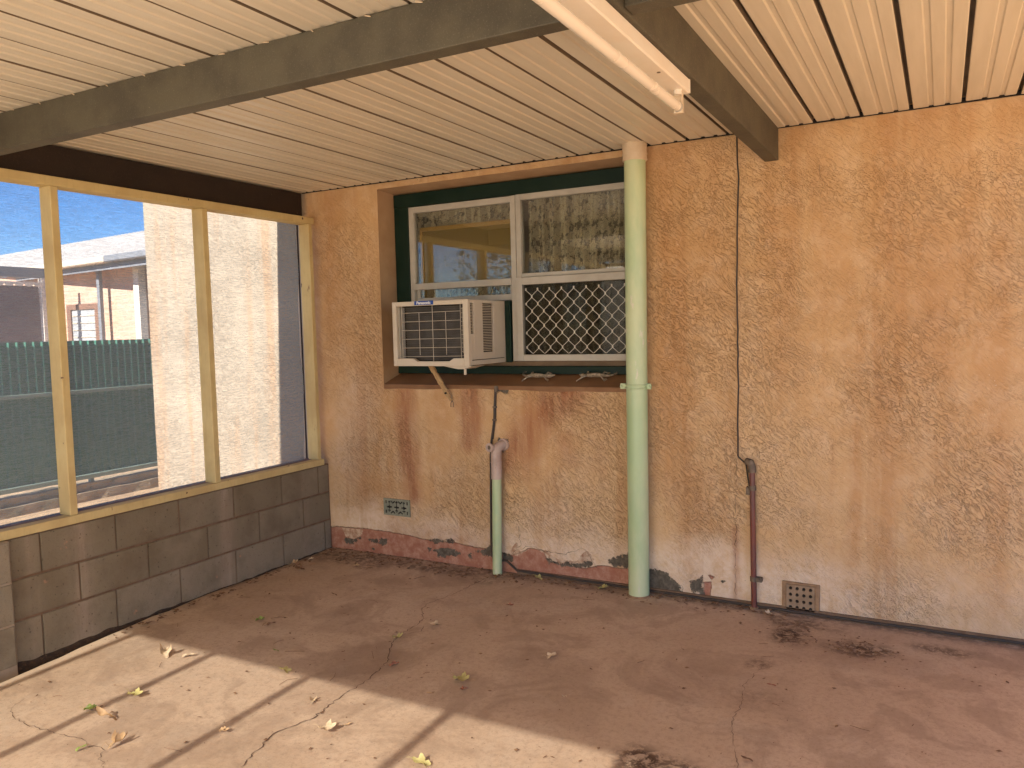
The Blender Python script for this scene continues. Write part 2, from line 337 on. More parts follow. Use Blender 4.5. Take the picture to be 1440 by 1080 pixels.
# ------------------------------------------------------------------ mesh helper
class MB:
    def __init__(s): s.v = []; s.f = []
    def _add(s, vs, fs):
        o = len(s.v); s.v += [tuple(v) for v in vs]; s.f += [tuple(i+o for i in f) for f in fs]; return s
    def box(s, x0, x1, y0, y1, z0, z1):
        vs = [(x, y, z) for z in (z0, z1) for y in (y0, y1) for x in (x0, x1)]
        return s._add(vs, [(0, 2, 3, 1), (4, 5, 7, 6), (0, 1, 5, 4), (2, 6, 7, 3), (0, 4, 6, 2), (1, 3, 7, 5)])
    def obox(s, c, size, mat):
        vs = []
        for z in (-.5, .5):
            for y in (-.5, .5):
                for x in (-.5, .5):
                    vs.append(tuple(Vector(c)+mat @ Vector((x*size[0], y*size[1], z*size[2]))))
        return s._add(vs, [(0, 2, 3, 1), (4, 5, 7, 6), (0, 1, 5, 4), (2, 6, 7, 3), (0, 4, 6, 2), (1, 3, 7, 5)])
    def tube(s, pts, r, n=12, cap=True):
        pts = [Vector(p) for p in pts]; rs = r if isinstance(r, (list, tuple)) else [r]*len(pts)
        vs = []; fs = []; up = None
        for i, p in enumerate(pts):
            d = (pts[min(i+1, len(pts)-1)]-pts[max(i-1, 0)])
            d = d.normalized() if d.length > 1e-9 else Vector((0, 0, 1))
            if up is None:
                up = Vector((0, 0, 1)) if abs(d.z) < .9 else Vector((1, 0, 0))
            a = d.cross(up)
            if a.length < 1e-5: a = d.cross(Vector((0, 1, 0)))
            a.normalize(); b = a.cross(d).normalized(); up = b
            for k in range(n):
                t = 2*math.pi*k/n
                vs.append(tuple(p+a*(math.cos(t)*rs[i])+b*(math.sin(t)*rs[i])))
        for i in range(len(pts)-1):
            for k in range(n):
                k2 = (k+1) % n
                fs.append((i*n+k, (i+1)*n+k, (i+1)*n+k2, i*n+k2))
        if cap:
            fs.append(tuple(range(n))); fs.append(tuple(reversed([(len(pts)-1)*n+k for k in range(n)])))
        return s._add(vs, fs)
    def prism(s, poly, axis, a0, a1):
        """polygon (u,v) extruded along axis: 0 x (u=y,v=z), 1 y (u=x,v=z), 2 z (u=x,v=y)"""
        def P(u, v, w): return {0: (w, u, v), 1: (u, w, v), 2: (u, v, w)}[axis]
        n = len(poly); vs = [P(u, v, a0) for u, v in poly]+[P(u, v, a1) for u, v in poly]
        fs = [tuple(range(n)), tuple(range(2*n-1, n-1, -1))]+[(i, i+n, (i+1) % n+n, (i+1) % n) for i in range(n)]
        return s._add(vs, fs)
    def quad(s, a, b, c, d): return s._add([a, b, c, d], [(0, 1, 2, 3)])
    def build(s, name, mat, parent=None, bevel=0, smooth=False, seg=1, attrs=None, origin=None):
        me = bpy.data.meshes.new(name)
        o = Vector(parent['_o']) if parent is not None else Vector(origin or (0, 0, 0))
        me.from_pydata([(v[0]-o.x, v[1]-o.y, v[2]-o.z) for v in s.v], [], s.f)
        me.update()
        import bmesh
        bm = bmesh.new(); bm.from_mesh(me); bmesh.ops.recalc_face_normals(bm, faces=bm.faces); bm.to_mesh(me); bm.free()
        if smooth:
            for p in me.polygons: p.use_smooth = True
            me.set_sharp_from_angle(angle=R(40))
        me.materials.append(mat)
        ob = bpy.data.objects.new(name, me); col.objects.link(ob)
        if parent is not None: ob.parent = parent
        else: ob.location = o
        ob['_o'] = tuple(o)
        if bevel:
            b = ob.modifiers.new('bevel', 'BEVEL'); b.width = bevel; b.segments = seg; b.limit_method = 'ANGLE'; b.angle_limit = R(50)
        for k, vals in (attrs or {}).items():
            at = me.attributes.new(k, 'FLOAT', 'POINT'); at.data.foreach_set('value', np.asarray(vals, dtype=np.float32))
        return ob

def tag(o, label, cat, group=None, kind=None):
    if label: o['label'] = label
    if cat: o['category'] = cat
    if group: o['group'] = group
    if kind: o['kind'] = kind
    return o
def thing(name, label, cat, loc=(0, 0, 0), group=None):
    o = bpy.data.objects.new(name, None); col.objects.link(o); o.location = loc; o['_o'] = tuple(loc)
    o.empty_display_size = .1
    return tag(o, label, cat, group)
def struct(ob): ob['kind'] = 'structure'; return ob

# ------------------------------------------------------------------ measured masks
def inpoly(px, pz, poly):
    poly = np.array(poly); n = len(poly); ins = np.zeros(px.shape, bool); dmin = np.full(px.shape, 9.0)
    j = n-1
    for i in range(n):
        xi, zi = poly[i]; xj, zj = poly[j]
        c = ((zi > pz) != (zj > pz)) & (px < (xj-xi)*(pz-zi)/((zj-zi) if zj != zi else 1e-9)+xi)
        ins ^= c
        dx, dz = xj-xi, zj-zi; L = dx*dx+dz*dz+1e-12
        t = np.clip(((px-xi)*dx+(pz-zi)*dz)/L, 0, 1)
        dmin = np.minimum(dmin, np.hypot(px-xi-t*dx, pz-zi-t*dz)); j = i
    return np.where(ins, dmin, -dmin)
def line_d(px, pz, pts):
    d = np.full(px.shape, 9.0)
    for (x0, z0), (x1, z1) in zip(pts[:-1], pts[1:]):
        dx, dz = x1-x0, z1-z0; L = dx*dx+dz*dz+1e-12
        t = np.clip(((px-x0)*dx+(pz-z0)*dz)/L, 0, 1)
        d = np.minimum(d, np.hypot(px-x0-t*dx, pz-z0-t*dz))
    return d
def sm(x, a, b):
    t = np.clip((x-a)/(b-a), 0, 1); return t*t*(3-2*t)

H = 2.506
WX0, WX1 = -1.84, 7.2
RX0, RX1, RZ0, RZ1 = .51, 2.31, 1.17, 2.465      # window recess
WY = .175                                        # recess depth

def grid_lines(*segs):
    out = []
    for a, b, st in segs:
        n = max(1, int(round((b-a)/st))); out += list(np.linspace(a, b, n+1))[:-1]
    out.append(segs[-1][1]); return np.array(out)

# ------------------------------------------------------------------ HOUSE
house = thing('house', 'orange rendered house wall with a recessed window under the patio roof', 'house', (0, 0, 0))
def build_front_wall():
    xs = grid_lines((WX0, -.1, .06), (-.1, RX0, .009), (RX0, RX1, .009), (RX1, 3.1, .009), (3.1, 4.4, .02), (4.4, WX1, .06))
    zs = grid_lines((-.16, -.02, .04), (-.02, .32, .006), (.32, RZ0, .0125), (RZ0, RZ1, .02), (RZ1, 3.1, .03))
    X, Z = np.meshgrid(xs, zs); nx, nz = len(xs), len(zs)
    x = X.ravel(); z = Z.ravel()
    redtop = [(-.06, .14), (.08, .154), (.327, .165), (.478, .163), (.667, .155), (.788, .139), (1.026, .145), (1.178, .132), (1.308, .134), (1.398, .116),
              (1.469, .109), (1.594, .172), (1.68, .160), (1.712, .106), (1.813, .09), (1.96, .09), (2.056, .118), (2.24, .122), (2.33, .118)]
    rt = np.interp(x, [p[0] for p in redtop], [p[1] for p in redtop])
    red = .5+(rt-z)/.06; red = np.where((x > 2.335) | (x < -.16), 0, np.clip(red, 0, 1))
    for poly in ([(2.664, .103), (2.715, .113), (2.708, .021), (2.66, .025)], [(2.677, .15), (2.736, .142), (2.715, .113)]):
        red = np.maximum(red, np.clip(.5+inpoly(x, z, poly)/.04, 0, 1)*.8)
    cem = np.zeros_like(x)
    for poly in ([(.101, .088), (.15, .075), (.265, .10), (.188, .045), (.121, .05)], [(.328, .09), (.493, .116), (.474, .067), (.388, .061)],
                 [(.332, .029), (.398, .045), (.375, .016)], [(.827, .084), (.995, .103), (1.081, .08), (1.061, .053), (.905, .043)],
                 [(.819, .140), (1.026, .156), (1.025, .14), (.908, .123)], [(1.196, .109), (1.327, .156), (1.315, .091), (1.269, .082)],
                 [(1.119, .076), (1.166, .078), (1.156, .056)], [(1.696, .121), (1.80, .103), (1.912, .112), (1.993, .14), (2.009, .119), (1.96, .094), (1.879, .09), (1.703, .082)],
                 [(2.11, .156), (2.24, .215), (2.24, .123), (2.13, .114)], [(1.389, .115), (1.451, .106), (1.468, .077), (1.397, .071)],
                 [(1.348, 1.175), (1.481, 1.175), (1.462, 1.113), (1.427, 1.128), (1.383, 1.142)], [(1.383, .845), (1.454, .84), (1.462, .794), (1.417, .76), (1.372, .782)],
                 [(2.30, .14), (2.428, .13), (2.527, .077), (2.541, .0), (2.30, -.01)], [(2.587, .09), (2.652, .121), (2.664, .039), (2.603, .038)],
                 [(2.72, .114), (2.782, .127), (2.774, .11)]):
        cem = np.maximum(cem, np.clip(.5+inpoly(x, z, poly)/.08, 0, 1))
    chip = np.zeros_like(x)
    for poly in ([(.085, .152), (.285, .155), (.27, .12), (.2, .075), (.12, .085)], [(1.72, .15), (1.80, .12), (1.90, .125), (1.97, .20), (2.02, .15), (1.95, .10), (1.80, .095), (1.72, .10)],
                 [(1.43, .12), (1.50, .20), (1.52, .14), (1.58, .16), (1.50, .11)], [(1.62, .17), (1.74, .165), (1.72, .14)]):
        chip = np.maximum(chip, np.clip(.5+inpoly(x, z, poly)/.04, 0, 1))
    hz = np.array([mnoise.noise((a*1.6, 3.3, b*3.0)) for a, b in zip(x, z)])
    h2 = np.array([mnoise.noise((a*4.5, 7.3, b*4.5)) for a, b in zip(x, z)])
    pale = sm(z+.10*hz+.05*h2, .42, .20)*sm(x, -.3, .3)*(1-sm(x, 3.0, 4.0)*.7)*.95
    pale = np.maximum(pale, .35*sm(line_d(x, z, [(.05, .2), (.15, .6), (.3, 1.1)]), .25, .05))
    pale = np.maximum(pale, .45*sm(line_d(x, z, [(1.55, .25), (1.75, .36)]), .22, .03))
    rust = .82*sm(line_d(x, z, [(.697, 1.16), (.66, .89), (.695, .7), (.716, .45)])+.04*h2+.03*hz, .125, .0)
    rust = np.maximum(rust, .75*sm(line_d(x, z, [(1.183, 1.17), (1.186, .95), (1.172, .8)])+.05*h2, .12, .0))
    rust = np.maximum(rust, .95*sm(line_d(x, z, [(1.86, 1.17), (1.74, 1.05), (1.60, .93), (1.52, .79), (1.45, .70)])+.06*h2+.03*hz, .19, .0))
    rust = np.maximum(rust, .45*sm(line_d(x, z, [(1.86, .86), (1.89, .72)])+.03*h2, .12, .0))
    rust = np.maximum(rust, .5*sm(line_d(x, z, [(2.84, .42), (2.846, .2), (2.84, .0)])+.01*h2, .035, .0))
    rust = np.maximum(rust, .35*sm(z+.08*h2, .30, .16)*sm(line_d(x, z, [(.6, .15), (1.3, .18)]), .25, 0))
    br = np.zeros_like(x)
    for pts, w, a in (([(.30, 1.15), (.22, .9), (.20, .62), (.30, .28)], .13, .35), ([(.10, 2.4), (.13, 1.9), (.28, 1.2)], .16, .35), ([(2.44, 2.4), (2.45, 1.5), (2.42, .7)], .16, .45),
                      ([(2.72, 2.3), (2.73, 1.7)], .16, .3), ([(3.75, 2.4), (3.76, 1.9), (3.72, 1.3)], .16, .5), ([(3.05, 2.2), (3.1, 1.3)], .14, .25),
                      ([(2.64, .7), (2.68, .3)], .10, .3), ([(3.28, 2.3), (3.32, 1.6)], .10, .3), ([(2.0, 1.1), (2.05, .7)], .12, .3), ([(4.15, 2.4), (4.2, .6)], .15, .3)):
        br = np.maximum(br, a*sm(line_d(x, z, pts)+.07*hz+.03*h2, w*1.5, .0))
    sunlit_dim = np.where(x < -.16, .93, 0)  # sunlit stretch coloured greyer and darker to offset the strong sun on it
    smooth = np.clip(.75*sm(z+.08*h2, .34, .22)*(1-sm(x, 2.9, 3.3)*.8)+.35*sm(x, 2.9, 3.3)*sm(z, 1.2, 1.9)+.3*sm(x, .6, .1)+.5*sm(z, 2.1, 2.4), 0, 1)
    y = .002*hz+.0012*h2
    y = np.where((red > .5) & (z < .3), y+.004, y)
    inh = (x >= RX0-1e-6) & (x <= RX1+1e-6) & (z >= RZ0-1e-6) & (z <= RZ1+1e-6)
    y = np.where(inh, 0, y)
    vs = list(zip(x.tolist(), y.tolist(), z.tolist())); fs = []
    for j in range(nz-1):
        zc = (zs[j]+zs[j+1])/2
        for i in range(nx-1):
            xc = (xs[i]+xs[i+1])/2
            if RX0 < xc < RX1 and RZ0 < zc < RZ1: continue
            a = j*nx+i; fs.append((a, a+1, a+nx+1, a+nx))
    m = MB(); m.v = vs; m.f = fs
    w = m.build('wall', M_STUCCO, house, attrs=dict(red=red, cement=cem, chip=chip, pale=np.clip(pale, 0, 1), rust=np.clip(rust, 0, 1), brown=br, smooth=smooth, sunlit_dim=sunlit_dim))
    for p in w.data.polygons: p.use_smooth = True
build_front_wall()
m = MB()   # other walls, interior
m.box(WX0+.001, WX0+.12, .012, 6, -.16, 3.1).box(WX1-.12, WX1-.001, .012, 6, -.16, 3.1).box(WX0+.12, WX1-.12, 5.88, 6, -.16, 3.1)
m.build('outer_wall', M_REVEAL, house)
MB().box(WX0+.13, WX1-.13, .3+2.4, 2.8, .0, 3.0).box(WX0+.13, WX1-.13, .26, 2.7, .0, .1).build('room_lining', M_INSIDE, house)
m = MB()   # hipped-ish roof
m.prism([(-.32, 3.08), (3.0, 4.3), (6.4, 3.08), (6.4, 3.0), (3.0, 4.2), (-.32, 3.0)], 0, WX0-.35, WX1+.3)
m.build('roof', M_SHINGLE, house)
# recess lining
m = MB()
m.quad((RX0, 0, RZ0), (RX0, 0, RZ1), (RX0, WY+.1, RZ1-.012), (RX0, WY+.1, RZ0))
m.quad((RX1, 0, RZ0), (RX1, 0, RZ1), (RX1, WY+.1, RZ1-.012), (RX1, WY+.1, RZ0))
m.quad((RX0, 0, RZ1), (RX1, 0, RZ1), (RX1, WY+.1, RZ1-.016), (RX0, WY+.1, RZ1-.016))
m.build('window_reveal', M_REVEAL, house)
m = MB(); m.prism([(-.006, 1.135), (-.006, 1.158), (.0, 1.172), (WY+.02, 1.235), (WY+.02, 1.135)][0:0] or [(-.004, 1.168), (-.002, 1.173), (WY+.02, 1.2365), (WY+.02, 1.12), (.004, 1.12)], 0, RX0+.001, RX1-.001)
m.build('window_sill', M_SILL, house)
# green timber frame
GY = WY
wf = MB().box(RX0+.002, .625, GY, GY+.09, 1.285, 2.36).box(2.215, RX1-.002, GY, GY+.09, 1.285, 2.36) \
    .box(RX0+.002, RX1-.002, GY-.003, GY+.09, 2.36, 2.446).box(RX0+.002, RX1-.002, GY-.012, GY+.09, 1.236, 1.285) \
    .box(1.362, 1.402, GY-.012, GY+.02, 1.31, 1.70).build('window_frame', M_GREENF, house, bevel=.003)
wf['label'] = 'dark green timber window frame'
MB().box(.63, 2.21, GY+.012, GY+.06, 1.286, 1.316).build('sill_board', worn('brown_board', (.16, .10, .05), (.10, .06, .03), .7, 8), wf)
AY = GY+.008
al = MB()
al.box(.626, .664, AY, AY+.045, 1.70, 2.357).box(.664, 1.411, AY, AY+.045, 2.318, 2.357).box(1.411, 1.447, AY-.008, AY+.045, 1.318, 2.357) \
  .box(1.449, 1.482, AY-.004, AY+.045, 1.318, 2.360).box(1.482, 2.214, AY-.002, AY+.045, 2.325, 2.361).box(2.19, 2.214, AY-.001, AY+.045, 1.32, 2.325)
al.box(.664, 1.411, AY-.014, AY+.03, 1.800, 1.842).box(.664, 1.411, AY+.018, AY+.04, 1.706, 1.745).box(.640, .664, AY-.010, AY-.001, 1.70, 1.80).box(.664, .690, AY+.018, AY+.04, 1.745, 1.800)
al.box(1.388, 1.411, AY+.018, AY+.04, 1.745, 1.800)
al.box(1.482, 2.19, AY-.002, AY+.03, 1.845, 1.868)
al.build('aluminium_frame', M_ALU, wf, bevel=.002)
MB().box(.664, 1.411, AY+.022, AY+.026, 1.842, 2.318).build('window_pane', M_GLASS, wf)
MB().box(1.482, 2.19, AY+.022, AY+.026, 1.868, 2.325).build('window_pane', M_GLASS, wf)
MB().box(.69, 1.388, AY+.028, AY+.032, 1.745, 1.800).build('window_pane', M_GLASS, wf)
MB().box(1.482, 2.19, AY+.034, AY+.038, 1.33, 1.845).build('window_pane', M_GLASS, wf)
# raised inner sash with amber film
MB().box(.676, 1.409, AY+.052, AY+.085, 2.195, 2.222).box(.676, .70, AY+.052, AY+.085, 1.75, 2.195).build('raised_sash', M_AMBER, wf, bevel=.002)
MB().box(.70, 1.409, AY+.062, AY+.066, 1.845, 2.195).build('amber_pane', M_AGLASS, wf)
# grille door on lower right pane
GX0, GX1, GZ0, GZ1 = 1.450, 2.214, 1.318, 1.842
gr = MB()
gy0, gy1 = AY-.022, AY-.006
gr.box(GX0, GX0+.042, gy0, gy1, GZ0, GZ1).box(GX1-.03, GX1, gy0, gy1, GZ0, GZ1).box(GX0+.042, GX1-.03, gy0, gy1, GZ1-.046, GZ1).box(GX0+.042, GX1-.03, gy0, gy1, GZ0, GZ0+.040)
g = gr.build('security_grille', M_ALU, wf, bevel=.002)
zz = MB(); px_, pz_ = .0817, .0905
ix0, ix1, iz0, iz1 = GX0+.042, GX1-.03, GZ0+.040, GZ1-.046
M_WIRE = worn('white_grille_wire', (.60, .54, .44), (.50, .44, .35), .45, 10)
k = -1
while True:
    xa = ix0+.024+k*px_/2
    if xa > ix1: break
    pts = []; nper = 7
    for j in range(nper+1):
        zb = iz0-.045+j*pz_
        sgn = 0 if k % 2 == 0 else 1
        for (fx, fz) in ((0.03, -.07), (0.03, .07), (.97, .43), (.97, .57)):
            f = fx if sgn == 0 else 1-fx
            x_ = xa+f*px_/2; z_ = zb+fz*pz_
            if ix0-.001 <= x_ <= ix1+.001 and iz0-.004 <= z_ <= iz1+.004: pts.append((x_, gy0+.006, z_))
    if len(pts) > 1:
        run = [pts[0]]
        for p in pts[1:]:
            if abs(p[2]-run[-1][2]) > .06: 
                if len(run) > 1: zz.tube(run, .0018, 6)
                run = [p]
            else: run.append(p)
        if len(run) > 1: zz.tube(run, .0018, 6)
    k += 1
    if k > 40: break
for kz in range(7):
    for kx in range(20):
        for ox, oz in ((0, 0), (px_/2, pz_/2)):
            x_ = ix0+.024+kx*px_+ox-px_; z_ = iz0-.045+kz*pz_+oz
            if ix0 < x_ < ix1 and iz0+.008 < z_ < iz1-.008: zz.box(x_-.004, x_+.004, gy0+.0035, gy0+.0085, z_-.0075, z_+.0075)
zw = zz.build('grille_wire', M_WIRE, wf)
MB().box(ix0, ix1, AY+.006, AY+.0065, iz0, iz1).build('flyscreen', M_FLY, wf)

# curtains ---------------------------------------------------------------
def curtain(x0, x1, z0, z1, y, label, seed):
    rnd = random.Random(seed); n = 180; vs = []; fs = []; uv = []; nz_ = 14
    ph = [rnd.uniform(0, 6) for _ in range(4)]
    def off(t, tz):
        return .030*math.sin(t*58+ph[0]+1.6*math.sin(t*11+ph[1])+.5*tz)+.014*math.sin(t*131+ph[2]+tz)+.010*math.sin(t*23+ph[3])
    for j in range(nz_+1):
        tz = j/nz_
        s = 0; prev = None
        for i in range(n+1):
            t = i/n; xx = x0+(x1-x0)*t; yy = y+off(t, tz)*(1.2-.4*tz)
            if prev is not None: s += math.hypot(xx-prev[0], yy-prev[1])
            prev = (xx, yy); vs.append((xx, yy, z0+(z1-z0)*tz)); uv.append((s, z0+(z1-z0)*tz))
    w = n+1
    for j in range(nz_):
        for i in range(n): fs.append((j*w+i, j*w+i+1, (j+1)*w+i+1, (j+1)*w+i))
    mb = MB(); mb.v = vs; mb.f = fs; ob = mb.build('lace_curtain', M_LACE)
    me = ob.data; ul = me.uv_layers.new(name='UVMap')
    for l in me.loops: ul.data[l.index].uv = uv[l.vertex_index]
    for p in me.polygons: p.use_smooth = True
    return tag(ob, label, 'curtain', 'lace curtains inside the window')
curtain(.60, 1.44, 1.72, 2.42, .300, 'cream floral lace curtain behind the window half above the air conditioner', 3)
curtain(1.47, 2.30, 1.20, 2.42, .315, 'cream floral lace curtain behind the window half with the diamond grille', 5)

# ------------------------------------------------------------------ AIR CONDITIONER
ac = thing('air_conditioner', 'aged white box air conditioner mounted in the lower window opening', 'air conditioner', (1.09, 0, 1.31))
AX0, AX1, AZ0, AZ1, AF, AB = .818, 1.360, 1.312, 1.700, -.285, .185
bd = MB(); t_ = .014
bd.box(AX0, AX0+t_, AF+.03, AB, AZ0, AZ1).box(AX0+t_, AX1-t_, AF+.03, AB, AZ1-t_, AZ1).box(AX0+t_, AX1-t_, AF+.03, AB, AZ0, AZ0+t_)
# side panel with louvre slots cut through
def slotted(mb, x0, x1, y0, y1, z0, z1, slots):
    ys = sorted({y0, y1, *[s[0] for s in slots], *[s[1] for s in slots]})
    for a, b in zip(ys[:-1], ys[1:]):
        ss = [s for s in slots if s[0] <= a+1e-6 and s[1] >= b-1e-6]
        if not ss: mb.box(x0, x1, a, b, z0, z1); continue
        s = ss[0]; mb.box(x0, x1, a, b, z0, s[2]); mb.box(x0, x1, a, b, s[3], z1)
        nb = s[4]; st = (s[3]-s[2])/nb
        for q in range(1, nb): mb.box(x0+.002, x1-.001, a, b, s[2]+q*st-st*.22, s[2]+q*st+st*.22)
slotted(bd, AX1-t_, AX1, AF+.03, AB, AZ0, AZ1, [(-.250, -.212, 1.50, 1.680, 20), (-.108, .020, 1.385, 1.682, 30)])
bd.build('casing', M_ACW, ac, bevel=.0015)
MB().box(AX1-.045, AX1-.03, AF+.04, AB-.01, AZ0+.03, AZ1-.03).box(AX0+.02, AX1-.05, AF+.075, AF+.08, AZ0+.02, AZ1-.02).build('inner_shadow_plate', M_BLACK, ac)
fz = MB()   # bezel
bz = .026
fz.box(AX0-.004, AX0+bz, AF, AF+.03, AZ0-.003, AZ1+.003).box(AX1-bz-.006, AX1+.003, AF, AF+.03, AZ0-.003, AZ1+.003).box(AX0+bz, AX1-bz-.006, AF, AF+.03, AZ1-.024, AZ1+.003)
fz.prism([(AX0+bz, AZ0-.003), (AX1-bz-.006, AZ0-.003), (AX1-bz-.006, AZ0+.044), (1.255, AZ0+.044), (1.225, AZ0+.026), (.990, AZ0+.026), (.960, AZ0+.044), (AX0+bz, AZ0+.044)], 1, AF, AF+.03)
fz.build('bezel', M_ACW, ac, bevel=.002)
fn = MB()
for q in range(23):
    z_ = AZ0+.03+q*.0148
    fn.box(AX0+.05, AX1-.07, AF+.052, AF+.066, z_, z_+.0022)
fn.box(AX0+.05, AX1-.07, AF+.067, AF+.072, AZ0+.03, AZ1-.03)
fn.build('cooling_fins', M_FIN, ac)
MB().box(AX0+.030, AX0+.036, AF+.02, AF+.06, AZ0+.03, AZ1-.03).box(AX0+.043, AX0+.048, AF+.03, AF+.06, AZ0+.03, AZ1-.03).build('coil_edge', M_ALU, ac)
gw = MB(); gx0, gx1, gz0, gz1 = AX0+.052, AX1-.05, AZ0+.024, AZ1-.022
yy = AF+.022
for xv, za, zb in ((gx0, gz0+.01, gz1), (1.0, gz0+.04, gz1-.045), (1.098, gz0, gz1), (1.193, gz0+.04, gz1-.045), (gx1-.012, gz0, gz1), (gx1+.002, gz0+.05, gz1-.02)):
    gw.tube([(xv, yy, za), (xv, yy, zb)], .0014, 6)
for q in range(6):
    z_ = AZ1-.066-q*.0535
    gw.tube([(gx0, yy-.003, z_), (gx1-.010, yy-.003, z_+.002)], .0014, 6)
for q in range(12):
    z_ = AZ1-.05-q*.0255
    gw.tube([(gx1-.010, yy+.004, z_), (gx1+.018, yy+.004, z_)], .0014, 5)
gw.build('wire_guard', M_ACW, ac)
bdg = MB().box(.985, 1.122, AF-.003, AF, AZ1-.020, AZ1+.004).build('badge', M_BLUE, ac)
fc = bpy.data.curves.new('lettering', 'FONT'); fc.body = 'Panasonic'; fc.size = .026; fc.align_x = 'CENTER'; fc.align_y = 'CENTER'; fc.extrude = .0006; fc.offset = .0006
fo = bpy.data.objects.new('lettering_tmp', fc); col.objects.link(fo); bpy.context.view_layer.update()
fm = bpy.data.meshes.new_from_object(fo); bpy.data.objects.remove(fo)
fm.transform(Matrix.Rotation(R(90), 4, 'X')); fm.materials.clear(); fm.materials.append(M_WHITE)
lt = bpy.data.objects.new('lettering', fm); col.objects.link(lt); lt.parent = bdg
lt.location = Vector((1.0535, AF-.0042, AZ1-.008))-Vector(ac.location)
MB().prism([(1.17, AZ0-.004), (1.38, AZ0-.004), (1.31, AZ0-.022), (1.27, AZ0-.022)], 1, AF+.02, AF+.16).tube([(1.322, AF+.02, AZ0-.02), (1.322, AF+.02, AZ0-.055)], .008, 10).build('drain_spout', M_ACW, ac, bevel=.001)
MB().box(AX1+.0005, AX1+.003, AF+.04, AB-.04, AZ0+.028, AZ0+.032).build('casing_seam', M_CABLE, ac)
tag(MB().box(.700, .742, .06, .17, 1.612, 1.700).build('timber_block', M_TIMBER, bevel=.002), 'cream painted timber block wedged beside the air conditioner', 'timber block')
# wooden prop under it
pr = thing('timber_prop', 'weathered wooden stick leaning out from under the air conditioner to the wall', 'timber prop', (1.05, -.03, 1.05))
a = Vector((.955, -.10, 1.315)); b = Vector((1.062, -.025, 1.075)); d = (b-a).normalized()
mt = Matrix((d.cross(Vector((0, 1, 0))).normalized(), Vector((0, 1, 0)), d)).transposed()
pm = MB()
segs = 9
for q in range(segs):
    f0, f1 = q/segs, (q+1)/segs; w = .030+.004*math.sin(q*2.1); 
    if q == segs-1: w *= .6
    pm.obox(a.lerp(b, (f0+f1)/2), (w, .018, (b-a).length/segs+.0005*(q % 2)), mt)
pm.build('stick', M_BARE, pr, bevel=.002)
MB().tube([(1.058, -.018, 1.085), (1.072, -.018, 1.060), (1.072, -.018, 1.035), (1.052, -.018, 1.035), (1.052, -.018, 1.058), (1.062, -.018, 1.072)], .002, 6).build('wire_loop', M_RUST, pr)
MB().tube([(1.040, -.052, 1.125), (1.040, -.062, 1.125)], .006, 8).build('nail_head', M_BLACK, pr)

# ------------------------------------------------------------------ lizards on sill
def lizard(x, y, flip, label, seed):
    rnd = random.Random(seed); mb = MB()
    def S(yy): return 1.176+.355*max(0, yy)+.004
    def P(u, v, h=0): return (x+flip*u*1.12, y+v*1.5, S(y+v*1.5)+.014+h*1.6)
    spine = [(-.085, .012), (-.062, .004), (-.04, 0), (-.01, -.004), (.025, -.002), (.055, .006), (.085, .002), (.11, .012), (.122, .030), (.112, .042)]
    rr = [.004, .012, .008, .013, .014, .011, .006, .0045, .004, .003]
    mb.tube([P(u, v, .004 if i in (3, 4) else 0) for i, (u, v) in enumerate(spine)], rr, 8)
    for (u, v, sx_, sy_) in ((-.03, .0, -1, -1), (-.03, .0, -.6, 1), (.045, .0, 1, -1), (.045, .0, .7, 1)):
        mb.tube([P(u, v), P(u+.014*sx_, v+.022*sy_, .006), P(u+.030*sx_, v+.030*sy_, 0)], [.006, .005, .0045], 7)
        for k in (-1, 0, 1):
            mb.tube([P(u+.030*sx_, v+.030*sy_), P(u+(.030+.012)*sx_+.003*k, v+(.030)*sy_+.009*k, -.004)], .0028, 5)
    ob = mb.build('lizard_ornament', M_LIZ, origin=(x, y, S(y)), smooth=True)
    return tag(ob, label, 'ornament', 'metal lizard ornaments on the window sill')
lizard(1.635, .095, -1, 'tarnished metal lizard ornament on the sill, the flatter one nearer the air conditioner', 1)
lizard(1.985, .105, 1, 'tarnished metal lizard ornament with curled tail on the sill beside the large downpipe', 2)

# ------------------------------------------------------------------ pipes
dp = thing('downpipe', 'large pale green downpipe from ceiling to floor in front of the wall', 'downpipe', (2.322, -.075, 0))
MB().tube([(2.318, -.075, -.01), (2.320, -.075, .6), (2.322, -.075, 1.2), (2.328, -.075, 2.43)], .0585, 40).build('pipe', M_PIPE, dp, smooth=True)
MB().tube([(2.318, -.075, -.004), (2.318, -.075, .004), (2.318, -.075, .010)], [.074, .066, .0595], 28).build('base_dirt', M_VMORT, dp)
cm = MB().tube([(2.328, -.075, 2.415), (2.328, -.075, 2.512)], .0655, 40)
for z_ in (2.418, 2.448, 2.478): cm.tube([(2.328, -.075, z_), (2.328, -.075, z_+.006)], .068, 40)
cm.build('collar', M_COLLAR, dp, smooth=True)
br_ = MB()
for z_ in (1.178, 1.196):
    ring = [(2.321+.0605*math.cos(t), -.075+.0605*math.sin(t), z_) for t in np.linspace(0, 2*math.pi, 33)]
    br_.tube(ring, .004, 6, False)
br_.box(2.228, 2.262, -.083, -.070, 1.172, 1.202).box(2.381, 2.405, -.083, -.070, 1.172, 1.202).tube([(2.235, -.095, 1.187), (2.235, -.055, 1.187)], .006, 8).tube([(2.397, -.095, 1.187), (2.397, -.055, 1.187)], .006, 8)
br_.box(2.31, 2.33, -.02, .0, 1.172, 1.202)
br_.build('bracket', M_PIPE, dp, smooth=False)

